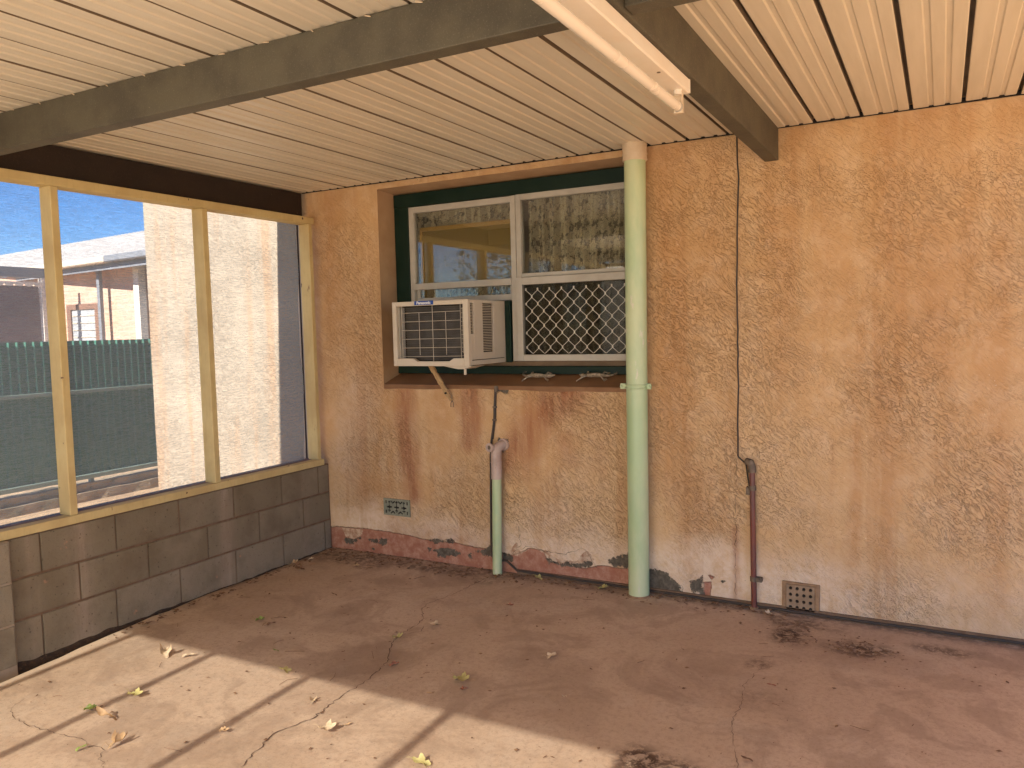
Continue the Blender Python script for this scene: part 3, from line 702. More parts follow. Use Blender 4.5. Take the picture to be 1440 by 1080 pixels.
sp = thing('waste_pipe', 'short slim green waste pipe with plastic elbow beside the black cable', 'waste pipe', (1.385, -.055, 0))
MB().tube([(1.385, -.055, -.01), (1.398, -.055, .61)], .0295, 28).build('pipe', M_PIPE, sp, smooth=True)
MB().tube([(1.3975, -.055, .60), (1.399, -.055, .755)], .0335, 28).tube([(1.3985, -.055, .700), (1.3985, -.055, .706)], .0355, 28).build('coupling', M_PVC, sp, smooth=True)
el = MB().tube([(1.399, -.055, .745), (1.400, -.055, .772), (1.404, -.050, .790), (1.415, -.030, .803), (1.424, .004, .808)], [.0335, .033, .032, .031, .031], 24)
el.tube([(1.385, -.068, .79), (1.378, -.100, .80)], .024, 20).tube([(1.378, -.096, .8), (1.377, -.104, .8)], .027, 20).tube([(1.422, -.012, .807), (1.424, .003, .808)], .038, 20)
el.build('elbow', M_PVC, sp, smooth=True)
MB().tube([(1.3775, -.1045, .8), (1.377, -.106, .8)], .013, 14).build('elbow_plug', M_RUST, sp)

# ------------------------------------------------------------------ cables
def wig(pts, amp=.002, n=6, seed=0):
    rnd = random.Random(seed); out = []
    for (a, b) in zip(pts[:-1], pts[1:]):
        L = (Vector(b)-Vector(a)).length; k = max(2, int(L/.06))
        for i in range(k):
            p = Vector(a).lerp(Vector(b), i/k)
            out.append((p.x+rnd.uniform(-amp, amp), p.y, p.z+rnd.uniform(-amp, amp)))
    out.append(pts[-1]); return out
cb = thing('power_cable', 'black cable dropping from the window sill and running along the wall base', 'cable', (1.35, -.01, 1.16))
MB().tube(wig([(1.381, -.010, 1.172), (1.365, -.010, .962), (1.341, -.010, .827), (1.331, -.012, .647), (1.325, -.012, .375), (1.322, -.014, .13), (1.335, -.014, .07), (1.43, -.014, .075), (1.505, -.016, .024),
     (1.854, -.017, .020), (2.215, -.017, .017), (2.551, -.017, .014), (2.939, -.017, .012), (3.261, -.017, .013), (4.158, -.017, .014), (7.0, -.017, .013)], .0018, seed=4), .0072, 8).build('cable', M_CABLE, cb, smooth=True)
MB().tube(wig([(1.386, -.009, 1.172), (1.374, -.009, .98), (1.352, -.009, .84)], .001, seed=9), .004, 6).build('thin_wire', M_CABLE, cb)
cl = MB().tube([(1.384, -.012, 1.172), (1.384, -.012, 1.135)], .012, 8)
cl.build('clip', M_RUST, cb)
for (x, z) in ((1.372, 1.04), (1.366, .96)): MB().box(x-.012, x+.012, -.018, -.002, z-.005, z+.005).build('clip', M_RUST, cb)
tag(MB().box(1.50, 7.0, -.012, -.002, -.003, .030).build('floor_gap_strip', M_MORTAR, origin=(1.5, 0, 0)), 'dark narrow trim strip along the foot of the wall behind the cable', 'trim strip')

rp = thing('conduit', 'slim red brown metal conduit clamped to the wall with a metal cap', 'conduit', (2.94, -.03, 0))
MB().tube([(2.944, -.026, -.005), (2.940, -.026, .35), (2.936, -.026, .745)], .0145, 18).build('pipe', M_REDP, rp, smooth=True)
rc = MB()
rc.tube([(2.936, -.026, .735), (2.935, -.026, .765), (2.925, -.020, .785), (2.902, -.008, .792)], [.020, .021, .022, .017], 14)
rc.build('cap', M_RUST, rp, smooth=True)
MB().tube([(2.937, -.026, .640), (2.937, -.026, .665)], .0195, 14).box(2.905, 2.925, -.034, -.006, .615, .655).build('clamp', M_RUST, rp)
MB().tube([(2.942, -.026, .150), (2.942, -.026, .175)], .0185, 14).box(2.955, 2.985, -.036, -.004, .150, .172).tube([(2.974, -.045, .161), (2.974, -.03, .161)], .006, 8).build('clamp', M_RUST, rp)
MB().tube([(2.9435, -.026, -.003), (2.9435, -.026, .012)], .024, 14).build('foot_mortar', M_VMORT, rp)
tw = MB().tube(wig([(2.861, -.004, 2.50), (2.866, -.004, 2.277), (2.857, -.004, 1.726), (2.861, -.004, 1.125), (2.856, -.004, .83), (2.862, -.005, .808), (2.900, -.008, .776), (2.908, -.010, .74), (2.917, -.012, .66)], .0025, seed=8), .0042, 6)
tag(tw.build('thin_cable', M_CABLE, origin=(2.86, 0, 2.5)), 'thin dark cable down the bare wall from the beam to the red conduit', 'cable')
# cracks in render (part of the house)
def crack(pts, w, seed, plane, parent, mat=M_BLACK, name='crack', lift=.0025):
    rnd = random.Random(seed); mb = MB(); P = []
    for a, b in zip(pts[:-1], pts[1:]):
        L = math.hypot(b[0]-a[0], b[1]-a[1]); k = max(2, int(L/.016))
        for i in range(k):
            t = i/k; P.append((a[0]+(b[0]-a[0])*t+rnd.uniform(-1, 1)*.007, a[1]+(b[1]-a[1])*t+rnd.uniform(-1, 1)*.007))
    P.append(pts[-1]); vs = []; fs = []
    for i, p in enumerate(P):
        q = P[min(i+1, len(P)-1)]; o = P[max(0, i-1)]; dx, dy = q[0]-o[0], q[1]-o[1]; L = math.hypot(dx, dy)+1e-9
        ww = w*rnd.uniform(.12, .85)*min(1, .3+i/3, .3+(len(P)-1-i)/3)
        nx_, ny_ = -dy/L*ww, dx/L*ww
        for s_ in (1, -1):
            u, v = p[0]+s_*nx_, p[1]+s_*ny_
            vs.append((u, v, lift) if plane == 'floor' else (u, -lift-.002, v))
    for i in range(len(P)-1): fs.append((2*i, 2*i+1, 2*i+3, 2*i+2))
    mb.v = vs; mb.f = fs; return mb.build(name, mat, parent)
crack([(2.85, .80), (2.85, .742), (2.845, .431), (2.838, .03)], .0016, 1, 'wall', house)
crack([(3.257, 2.325), (3.262, 2.26), (3.285, 2.20), (3.268, 2.14)], .0032, 2, 'wall', house, M_VMORT)
crack([(1.96, .205), (2.0, .16), (2.02, .11), (2.06, .10)], .0016, 3, 'wall', house)
crack([(1.46, .12), (1.50, .15), (1.60, .185), (1.70, .165), (1.78, .16), (1.85, .17), (1.93, .21), (1.97, .20)], .0016, 4, 'wall', house)
crack([(1.515, .22), (1.53, .26), (1.51, .30), (1.53, .19), (1.49, .16)], .0014, 5, 'wall', house)
crack([(-.03, .147), (.08, .157), (.3, .165)], .0014, 6, 'wall', house)
crack([(2.38, 1.06), (2.60, 1.05), (2.85, 1.045)], .0007, 7, 'wall', house)

# ------------------------------------------------------------------ vents (cells of a cast plate)
def plate(name, x0, x1, z0, z1, y0, y1, cell, hole, mat, parent):
    nx = int(round((x1-x0)/cell)); nz = int(round((z1-z0)/cell)); cx = (x1-x0)/nx; cz = (z1-z0)/nz
    keep = [[not hole((i+.5)/nx, (j+.5)/nz) for i in range(nx)] for j in range(nz)]
    mb = MB(); idx = {}
    def V(i, j, k):
        if (i, j, k) not in idx:
            idx[(i, j, k)] = len(mb.v); mb.v.append((x0+i*cx, (y0, y1)[k], z0+j*cz))
        return idx[(i, j, k)]
    for j in range(nz):
        for i in range(nx):
            if not keep[j][i]: continue
            mb.f.append((V(i, j, 0), V(i+1, j, 0), V(i+1, j+1, 0), V(i, j+1, 0)))
            for di, dj, e in ((-1, 0, ((i, j), (i, j+1))), (1, 0, ((i+1, j), (i+1, j+1))), (0, -1, ((i, j), (i+1, j))), (0, 1, ((i, j+1), (i+1, j+1)))):
                a, b = i+di, j+dj
                if 0 <= a < nx and 0 <= b < nz and keep[b][a]: continue
                (p, q), (r, s) = e
                mb.f.append((V(p, q, 0), V(r, s, 0), V(r, s, 1), V(p, q, 1)))
    return mb.build(name, mat, parent)
v1 = thing('air_vent', 'small grey green cast air vent with fleur shaped openings low in the wall', 'air vent', (.585, 0, .335))
def fleur(u, v):
    if u < .04 or u > .96 or v < .09 or v > .91: return False
    for cx_ in (.22, .5, .78):
        du = (u-cx_)*1.95; dv = v-.5
        if abs(du) < .028 and abs(dv) < .31: return True
        if abs(dv) < .055 and abs(du) < .19: return True
        if abs(dv+.20) < .045 and abs(du) < .12: return True
        if (abs(du)+abs(dv-.30)) < .10: return True
        if (abs(du)+abs(dv)) < .13: return True
    for cx_ in (.36, .64):
        du = (u-cx_)*1.95
        for cv, sg in ((.80, 1), (.20, -1)):
            dv = (v-cv)*sg; w = abs(du)
            if w < .17 and abs(dv-(w*.75-.05)) < .055: return True
    for cx_, sx_ in ((.075, 1), (.925, -1)):
        for cv, sg in ((.82, 1), (.18, -1)):
            du = (u-cx_)*sx_*1.95; dv = (cv-v)*sg
            if 0 < du < .10 and -.06 < dv < .12: return True
    return False
plate('grille_plate', .478, .696, .282, .396, -.010, -.003, .0027, fleur, M_VENTG, v1)
MB().box(.480, .694, -.0045, -.0035, .284, .394).build('dark_backing', M_BLACK, v1)  # black sheet stands in for the shade behind the cut-outs
v2 = thing('brick_vent', 'square terracotta vent brick with sixteen round holes at the wall foot', 'air vent', (3.18, 0, .09))
def holes(u, v):
    for i in range(4):
        for j in range(4):
            cx_ = .15+i*.235; cz_ = .10+j*.255
            if math.hypot((u-cx_)*.158, (v-cz_)*.142) < .0098: return True
    return False
plate('vent_plate', 3.106, 3.246, .020, .152, -.012, -.004, .0022, holes, M_VENTT, v2)
MB().box(3.108, 3.244, -.0055, -.0045, .022, .150).build('dark_backing', M_BLACK, v2)  # black sheet paints in the unlit depth of the round holes
mb = MB().prism([(3.084, .012), (3.084, .168), (3.272, .166), (3.270, .012), (3.246, .012), (3.246, .152), (3.106, .152), (3.106, .012)], 1, -.010, -.001)
mb.build('mortar_surround', M_VMORT, v2, bevel=.003)

# ------------------------------------------------------------------ PATIO ROOF
pat = thing('patio_roof', 'cream panelled patio roof on dark steel beams over the concrete floor', 'patio roof', (0, 0, H))
YF = -5.0
x = .468-.2135*4; i = 0
CLEARX = 4.9
while x < CLEARX:
    w = .2135-.015; a0 = x+.0075
    prof = [(0, H+.022), (0, H+.0025), (.003, H)]
    for c in (.062, .128):
        prof += [(c, H), (c+.005, H+.0055), (c+.020, H+.0055), (c+.025, H)]
    prof += [(w-.006, H), (w-.002, H+.0025), (w, H+.022)]
    dz = .0015*math.sin(i*2.3)
    P = [(a0+p, q+dz) for p, q in prof]
    P += [(a0+w, H+.024), (a0, H+.024)]
    ycut = -.010-.003*random.random()
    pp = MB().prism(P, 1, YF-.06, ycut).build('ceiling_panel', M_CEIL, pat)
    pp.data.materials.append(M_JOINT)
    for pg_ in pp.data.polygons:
        if abs(pg_.normal.x) > .9: pg_.material_index = 1  # side returns coloured dark so the joints read as shaded
    x += .2135; i += 1
XEND = x
MB().box(.468-.2135*4, XEND, YF-.06, .0, H+.028, H+.034).build('roof_sheet', M_ROOFTOP, pat)
MB().box(-.386, -.37, YF-.06, -.0, H-.02, H+.06).build('barge_trim', M_BEAMD, pat)
MB().box(-.14, XEND, -.009, -.001, H-.004, H+.02).build('dark_gap_strip', M_BLACK, pat)  # black strip painting in the shaded gap between panels and wall
def beam(mb, mat, label):
    b = mb.build('steel_beam', mat, pat, bevel=.004, seg=2); b['label'] = label; return b
beam(MB().box(-.14, 2.999, -2.235, -2.165, 2.352, H-.001), M_BEAM, 'dark olive steel cross beam running parallel to the wall')
beam(MB().box(3.0, 3.068, YF, -.004, 2.343, H-.0005), M_BEAM, 'dark olive steel beam running out from the wall')
beam(MB().box(-.215, -.145, YF, -.010, 2.322, H-.002), M_BEAMD, 'dark brown steel beam above the yellow timber screen')
beam(MB().box(-.36, XEND, YF-.075, YF-.004, 2.36, H-.001), M_BEAM, 'dark olive steel beam along the open front edge')
beam(MB().box(3.069, XEND, -2.235, -2.165, 2.352, H-.001), M_BEAM, 'dark olive cross beam continuing past the junction')
for xx in (-.18, 3.034, 5.02):
    MB().box(xx-.04, xx+.04, YF-.07, YF+.0, -.1, 2.36).build('post', M_BEAM, pat, bevel=.004)
cw = MB()
for q in range(22):
    xx = -.1+q*.21+random.uniform(-.02, .02); 
    if xx > 3.0: break
    cw.tube([(xx, -2.237, H-.002), (xx+random.uniform(.01, .035), -2.240, H-.006-random.random()*.006)], .0022, 5)
cw.build('flaked_sealant', M_COLLAR, pat)

# ------------------------------------------------------------------ fluorescent batten
fl = thing('fluorescent_light', 'white fluorescent batten light with one bare tube, switched off, under the beams', 'light fitting', (3.03, -2.2, 2.35))
BX0, BX1, BY0, BY1, BZ0, BZ1 = 2.975, 3.055, -2.86, -1.571, 2.297, 2.342
MB().prism([(BX0, BZ0+.006), (BX0+.010, BZ0), (BX1-.004, BZ0), (BX1, BZ0+.004), (BX1, BZ1), (BX0, BZ1)], 1, BY0, BY1).build('batten', M_BATTEN, fl, bevel=.002)
MB().box(BX0-.001, BX1+.0015, BY1-.004, BY1+.0015, BZ0-.001, BZ1).build('end_cap', M_BATTEN, fl, bevel=.001)
MB().box(BX0-.001, BX1+.0015, BY0-.0015, BY0+.004, BZ0-.001, BZ1).build('end_cap', M_BATTEN, fl, bevel=.001)
TX, TZ = 3.020, 2.252
MB().tube([(TX, BY0+.04, TZ), (TX, BY1-.022, TZ)], .0165, 24).build('tube', M_TUBE, fl, smooth=True)
MB().tube([(TX, BY1-.036, TZ), (TX, BY1-.018, TZ)], .0168, 24).build('tube_cap', M_ALU, fl, smooth=True)
for yv in (BY0+.03, BY1-.012):
    MB().box(TX-.016, TX+.014, yv-.008, yv+.010, TZ-.020, BZ0).build('tube_holder', M_COLLAR, fl, bevel=.002)
MB().tube([(3.030, BY1-.055, BZ0), (3.030, BY1-.055, BZ0-.016)], .014, 18).build('starter', M_TUBE, fl, smooth=True)
MB().tube([(3.034, -1.84, BZ0+.001), (3.034, -1.84, BZ0-.0012)], .006, 12).build('screw_hole', M_RUST, fl)

# ------------------------------------------------------------------ LEFT TIMBER SCREEN + block wall
scr = thing('timber_screen', 'yellow painted timber frame with pale shade cloth on top of the block wall', 'screen', (0, -1, .6))
YS0 = YF+.05
MB().box(-.098, .0, YS0, -.052, 2.272, 2.318).build('top_rail', M_TIMBER, scr, bevel=.003)
bp = MB().box(-.060, .004, YS0, -.050, .602, .645).build('bottom_rail', M_TIMBER, scr, bevel=.003)
MB().box(-.150, -.061, YS0, -.050, .600, .643).build('sill_board', M_SILLTOP, scr, bevel=.003)
for yv in (-.105, -.993, -1.893, -2.75, -3.6, -4.5):
    w = .035 if yv > -.2 else .040
    MB().box(-.094, -.004, yv, yv+w, .644, 2.2715).build('stud', M_TIMBER, scr, bevel=.003)
# cloth as a slightly waving sheet
def cloth(name, mat, parent, u0, u1, z0, z1, w, axis, seed, ragged=0):
    rnd = random.Random(seed); nu, nz_ = 90, 40; vs = []; fs = []
    for j in range(nz_+1):
        for i in range(nu+1):
            tu, tz = i/nu, j/nz_; u = u0+(u1-u0)*tu; z = z0+(z1-z0)*tz
            if ragged and i >= nu-1: u += ragged*(math.sin(z*7)*.5-.5+math.sin(z*17)*.2)*(1 if i == nu else .4)
            o = .004*mnoise.noise((u*3, z*3, seed))
            vs.append((w+o, u, z) if axis == 0 else (u, w+o, z))
    for j in range(nz_):
        for i in range(nu): a = j*(nu+1)+i; fs.append((a, a+1, a+nu+2, a+nu+1))
    mb = MB(); mb.v = vs; mb.f = fs; o = mb.build(name, mat, parent)
    for p in o.data.polygons: p.use_smooth = True
    return o
cloth('shade_cloth', M_CLOTH, scr, YS0, -.115, .62, 2.30, -.103, 0, 2, .02)
MB().box(-.108, -.101, -.113, -.104, .65, 2.272).build('dark_gap_line', M_BLACK, scr)  # black line drawn for the shaded gap beside the end post
# concrete block wall: courses of separate bevelled blocks over a recessed mortar core
bw = thing('block_wall', 'low grey concrete block wall of three courses under the timber screen', 'block wall', (0, -1.2, 0))
def blocks(parent, courses, xin, xout, name):
    mb = MB(); tone = []; wash = []
    rnd = random.Random(3)
    for zb, zt, ys, tn in courses:
        for a, b in zip(ys[:-1], ys[1:]):
            g = .0035; y0, y1 = sorted((a, b)); y0 += g; y1 -= g; z0, z1 = zb+g, zt-g
            nU, nV = 14, 8; base = len(mb.v); jx = rnd.uniform(-.002, .002); t0 = max(0, min(1, tn+rnd.uniform(-.18, .18)))
            for j in range(nV+1):
                for i in range(nU+1):
                    u = (0, .008, *[q/(nU-2) for q in range(1, nU-2)], .992, 1)[i]; v = (0, .016, *[q/(nV-2) for q in range(1, nV-2)], .984, 1)[j]; yy_ = y0+(y1-y0)*u; z_ = z0+(z1-z0)*v
                    ed = min(i, nU-i, j, nV-j); dx = -.0035 if ed == 0 else 0
                    mb.v.append((xin+jx+dx+.0015*mnoise.noise((yy_*14, z_*14, 1)), yy_+(.001 if i == 0 else 0), z_))
                    tone.append(t0+.25*mnoise.noise((yy_*4, z_*4, 5)))
                    wv = 0
                    for yc, ww, s_ in ((-.93, .055, .55), (-1.86, .06, .5), (-2.10, .03, .3), (-.25, .04, .2)):
                        wv = max(wv, s_*math.exp(-((yy_-yc)/ww)**2))
                    wash.append(wv)
            for j in range(nV):
                for i in range(nU): q = base+j*(nU+1)+i; mb.f.append((q, q+1, q+nU+2, q+nU+1))
            # rim back to mortar
            rim = [(y0, z0), (y1, z0), (y1, z1), (y0, z1)]; k0 = len(mb.v)
            for (yy_, z_) in rim: mb.v.append((xin-.0035+jx, yy_, z_)); tone.append(t0); wash.append(0)
            for (yy_, z_) in rim: mb.v.append((xin-.03, yy_, z_)); tone.append(t0); wash.append(0)
            for q in range(4): mb.f.append((k0+q, k0+(q+1) % 4, k0+4+(q+1) % 4, k0+4+q))
    o = mb.build(name, M_BLOCK, parent, attrs=dict(tone=tone, wash=wash)); return o
top = [-.012, -.117, -.467, -.866, -1.263, -1.659, -2.056, -2.205]
mid = [-.012, -.275, -.671, -1.074, -1.475, -1.868, -2.205]
bot = [-.012, -.072, -.471, -.872, -1.277, -1.677, -2.068, -2.205]
blocks(bw, [(.406, .600, top, .25), (.208, .402, mid, .25), (-.01, .204, bot, .62)], .0, -.19, 'block_face')
MB().box(-.19, -.0065, -2.206, -.002, -.12, .601).build('mortar_core', M_MORTAR, bw)
mb = MB(); nj = 260
for q in range(nj+1):
    yy_ = -2.206+2.2*q/nj; a_ = .004+.018*mnoise.noise((yy_*3.1, 0, 3))+.012*mnoise.noise((yy_*13, 0, 7)); xo = .008+.012*abs(mnoise.noise((yy_*7, 2, 1)))
    mb.v += [(.0012, yy_, a_), (xo, yy_, a_*.3-.01), (xo+.02, yy_, -.12)]
for q in range(nj):
    for k in range(2): b_ = q*3+k; mb.f.append((b_, b_+1, b_+4, b_+3))
mb.build('dark_gap_band', M_SOIL, bw)  # soil-dark band; also paints in the shade of the deep gap
MB().box(-.0076, -.0060, -.105, -.013, .300, .306).build('mortar_line', M_VMORT, bw)
pw = thing('block_pier', 'concrete block pier at the near end of the low block wall', 'block pier', (0, -2.5, 0))
blocks(pw, [(.405, .598, [-2.211, -2.69, -3.09], .9), (.207, .401, [-2.211, -2.69, -3.09], .9), (.010, .203, [-2.211, -2.69, -3.09], .9)], .034, -.19, 'block_face')
MB().box(-.19, .027, -3.095, -2.209, -.12, .5985).build('mortar_core', worn('pale_mortar', (.34, .26, .18), (.26, .19, .12), .95, 20), pw, bevel=.004)
wl2 = thing('block_wall', 'low grey block wall continuing from the pier to the front post', 'block wall', (0, -4, 0))
MB().box(-.19, -.004, YF+.06, -3.1, -.12, .600).build('block_face', M_BLOCK, wl2, bevel=.004)

# front screen (casts the stud shadows on the floor)
fs_ = thing('timber_screen', 'tall timber stud screen with added sun softening cloth across the sunny patio front', 'screen', (2, YF, 0))
yF = YF+.06
SX = .03
studs = [.265, .845, 1.445, 2.195, 2.935, 3.70, 4.45]
for xv in studs: MB().box(xv-.022, xv+.022, yF-.04, yF+.04, .0, 2.29).build('stud', M_TIMBER, fs_, bevel=.003)
MB().box(-.09, 4.98, yF-.04, yF+.04, 2.291, 2.335).build('top_rail', M_TIMBER, fs_, bevel=.003)
cloth('shade_cloth', M_CLOTHF, fs_, -.09, 4.98, .0, 2.33, yF-.046, 1, 6)  # out-of-view cloth added to weaken direct sun and spread light inside

# ------------------------------------------------------------------ FLOOR
def build_floor():
    edge_pts = [(-2.9, .17), (-2.346, .129), (-2.199, .113), (-2.04, .095), (-1.859, .066), (-1.637, .045), (-1.481, .026), (-1.386, .036), (-1.2, .012), (-1.083, .006), (-.878, .012), (-.716, .026), (-.54, .012), (-.325, .016), (-.056, .003), (0, .003)]
    ys = grid_lines((YF-.3, -2.9, .1), (-2.9, 0.003, .02)); 
    ts = np.concatenate([np.linspace(0, .04, 5), np.linspace(.05, 4.3, 190), np.linspace(4.4, 7.2, 20)])
    ex = np.interp(ys, [p[0] for p in edge_pts], [p[1] for p in edge_pts])
    ex = ex+np.array([.006*mnoise.noise((0, y*9, 0)) for y in ys])
    vs = []; 
    for j, y in enumerate(ys):
        for t in ts: vs.append((ex[j]+t, y))
    V = np.array(vs); px, py = V[:, 0], V[:, 1]
    n1 = np.array([mnoise.noise((a*2, b*2, 9)) for a, b in vs]); n2 = np.array([mnoise.noise((a*8, b*8, 4)) for a, b in vs])
    z = .002*n1
    dirt = np.zeros(len(vs))
    for (cx, cy, rx, ry, a) in ((3.17, -.33, .10, .14, 1), (3.20, -.15, .22, .10, .7), (3.50, -.36, .16, .11, 1), (3.84, -.22, .16, .07, .8), (3.10, -.72, .07, .07, .6), (2.90, -1.70, .10, .12, 1.0), (3.02, -1.72, .12, .10, .8),
                                (.35, -.16, .45, .16, .7), (1.0, -.12, .6, .10, .7), (1.6, -.07, .8, .05, .55), (2.9, -.05, .8, .045, .6), (3.9, -.05, .8, .04, .5), (3.15, -1.05, .16, .10, .25), (1.36, -.2, .2, .1, .4)):
        d = np.hypot((px-cx)/rx, (py-cy)/ry)+.35*n2; dirt = np.maximum(dirt, a*sm(d, 1.25, .3))
    dirt = np.maximum(dirt, .75*sm(np.abs(py)+.02*n2, .05, .0)); dirt = np.maximum(dirt, .6*sm(px-.02+.03*n2, .06, .0)*sm(py, -1.3, -.9))
    stain = np.zeros(len(vs))
    for poly, a in (([(1.40, -1.20), (1.62, -1.30), (1.60, -1.62), (1.30, -1.68), (1.12, -1.62), (1.25, -1.35)], .55), ([(.9, -.9), (1.35, -1.05), (1.3, -1.25), (.95, -1.3)], .45), ([(2.05, -.95), (2.45, -1.0), (2.5, -1.3), (2.15, -1.3)], .4),
                 ([(2.7, -.85), (3.3, -.8), (3.3, -1.15), (2.75, -1.2)], .28), ([(2.1, -1.2), (2.6, -1.3), (2.7, -1.62), (2.2, -1.6)], .3), ([(3.2, -.45), (3.8, -.35), (3.8, -.6), (3.2, -.65)], .3), ([(.25, -.9), (.6, -.95), (.6, -1.4), (.2, -1.35)], .3),
                 ([(1.35, -1.75), (1.6, -1.72), (1.62, -1.95), (1.38, -2.0)], .3), ([(1.5, -2.15), (1.9, -2.1), (1.9, -2.4), (1.5, -2.4)], .25)):
        stain = np.maximum(stain, a*sm(inpoly(px, py, poly)+.05*n1+.015*n2, -.03, .03))
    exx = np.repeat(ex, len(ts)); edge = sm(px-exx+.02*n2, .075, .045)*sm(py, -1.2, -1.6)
    nt = len(ts); fs = []
    for j in range(len(ys)-1):
        for i in range(nt-1): a = j*nt+i; fs.append((a, a+1, a+nt+1, a+nt))
    # lip down into the gap
    mb = MB(); mb.v = [(a, b, c) for (a, b), c in zip(vs, z)]; mb.f = fs
    L0 = len(mb.v)
    for j, y in enumerate(ys): mb.v.append((ex[j]-.004, y, -.1))
    for j in range(len(ys)-1): mb.f.append((j*nt, (j+1)*nt, L0+j+1, L0+j))
    pad = np.zeros(len(ys))
    o = mb.build('floor', M_CONC, attrs=dict(dirt=np.append(dirt, pad), stain=np.append(stain, pad), edge=np.append(edge, pad)))
    for p in o.data.polygons: p.use_smooth = True
    struct(o); return o
floor = build_floor()
M_CRACK = worn('crack_dirt', (.08, .045, .027), (.16, .095, .058), .95, 40)
crack([(1.651, -2.365), (1.60, -2.2), (1.586, -2.123), (1.632, -1.978), (1.612, -1.785), (1.613, -1.598), (1.569, -1.413), (1.47, -1.25), (1.433, -1.148), (1.431, -.993), (1.406, -.893), (1.33, -.80), (1.298, -.704), (1.347, -.486), (1.366, -.193), (1.38, -.09)], .0030, 11, 'floor', floor, M_CRACK)
crack([(.40, -2.40), (.43, -2.47), (.51, -2.505), (.641, -2.518), (.855, -2.507), (.96, -2.49), (1.019, -2.514), (1.09, -2.50), (1.14, -2.55), (1.205, -2.583), (1.26, -2.70)], .0018, 12, 'floor', floor, M_CRACK)
crack([(3.14, -.70), (3.123, -.764), (3.091, -.972), (3.125, -1.131), (3.114, -1.265), (3.139, -1.373), (3.215, -1.602), (3.25, -1.9)], .0016, 13, 'floor', floor, M_CRACK)
crack([(1.43, -1.15), (1.50, -1.05), (1.47, -.97)], .0022, 14, 'floor', floor, M_CRACK)
# soil in the gap
struct(MB().box(-.006, .30, YF+.06, -.001, -.16, -.085).build('gap_soil', M_SOIL))
# ground: one sheet to the horizon
def build_ground():
    g = grid_lines((-400, -30, 60), (-30, -9, 2), (-9, 9, .3), (9, 30, 2), (30, 400, 60))
    mb = MB(); n = len(g)
    for y in g:
        for x_ in g:
            d = .012*mnoise.noise((x_*1.3, y*1.3, 2)) if abs(x_) < 9 and abs(y) < 9 else 0
            mb.v.append((x_, y, -.105+d))
    for j in range(n-1):
        for i in range(n-1): a = j*n+i; mb.f.append((a, a+1, a+n+1, a+n))
    return struct(mb.build('ground', M_GROUND))
build_ground()

# ------------------------------------------------------------------ GREEN FENCE
fn_ = thing('steel_fence', 'dark green corrugated steel fence with two pale rails beyond the shade cloth', 'fence', (-3.8, 0, 0))
FX = -3.8
y0, pitch = -7.0, .0785; pts = []; y = y0
while y < 4.2:
    pts += [(FX, y), (FX, y+.048), (FX+.021, y+.055), (FX+.021, y+.066), (FX, y+.072)]; y += pitch
mb = MB()
for i, (a, b) in enumerate(pts): mb.v += [(a, b, .155), (a, b, 1.512)]
for i in range(len(pts)-1): mb.f.append((2*i, 2*i+2, 2*i+3, 2*i+1))
mb.build('corrugated_sheet', M_FENCE, fn_)
MB().box(FX+.022, FX+.062, y0, 4.2, .985, 1.022).build('rail', M_RAIL, fn_, bevel=.003)
MB().box(FX+.022, FX+.062, y0, 4.2, .120, .165).build('rail', M_RAIL, fn_, bevel=.003)
for yv in (-6.5, -4.1, -1.7, .7, 3.1): MB().box(FX-.055, FX-.015, yv, yv+.04, -.1, 1.5).build('fence_post', M_RAIL, fn_)
pl = thing('concrete_plinth', 'old mossy concrete plinth along the foot of the green fence', 'plinth', (-3.8, 0, -.1))
def rough(mb, x0, x1, ya, yb, z0, z1, seed):
    n = 120; prof = [(x1, z0), (x1, (z0+z1)/2), (x1, z1), (x0, z1)]; base = len(mb.v)
    for i in range(n+1):
        yy_ = ya+(yb-ya)*i/n
        for k, (a, b) in enumerate(prof): mb.v.append((a+.012*mnoise.noise((yy_*5, k, seed)), yy_, b+(.010*mnoise.noise((yy_*4, k+9, seed)) if k else 0)))
    for i in range(n):
        for k in range(3): q = base+i*4+k; mb.f.append((q, q+1, q+5, q+4))
mb = MB(); rough(mb, -3.95, -3.775, -7, 4.2, -.14, .066, 1); rough(mb, -3.95, -3.72, -7, 4.2, -.14, -.010, 2); mb.build('footing', M_PLINTH, pl)

# ------------------------------------------------------------------ NEIGHBOUR
nb = thing('neighbour_house', 'pink brick neighbouring house with white roof and cream gutter beyond the fence', 'house', (-9, 5, 0))
MB().box(-16, -7.36, 4.1, 4.3, -.12, 2.69).build('brick_wall', M_BRICK, nb)
MB().box(-7.35, -3.5, 4.16, 4.4, -.12, 2.69).build('clad_wall', M_BGREY, nb)
MB().box(-7.45, -7.32, 3.97, 4.095, -.12, 2.68).build('corner_post', M_WPOST, nb)
MB().box(-8.27, -8.20, 3.90, 3.96, -.12, 2.68).build('veranda_post', M_BGREY, nb)
e0, e1 = Vector((-16, 4.79, 2.70)), Vector((-4.6, 3.23, 2.70)); ed = (e1-e0)
r0, r1 = Vector((-16.5, 6.97, 3.62)), Vector((-5.0, 5.35, 3.58))
mb = MB(); ncr = 160
for i in range(ncr+1):
    t = i/ncr; A = e0.lerp(e1, t)+Vector((0, 0, .10)); B = r0.lerp(r1, t); o = Vector((0, 0, .018*(i % 2)))
    mb.v += [tuple(A+o), tuple(B+o)]
for i in range(ncr): mb.f.append((2*i, 2*i+2, 2*i+3, 2*i+1))
bk = len(mb.v); mb.v += [tuple(r0), tuple(r1), (-5, 10, 2.7), (-16.5, 11, 2.7)]; mb.f.append((bk, bk+1, bk+2, bk+3))
mb.build('roof', M_NROOF, nb)
ang = math.atan2(ed.y, ed.x); rm = Matrix.Rotation(ang, 3, 'Z')
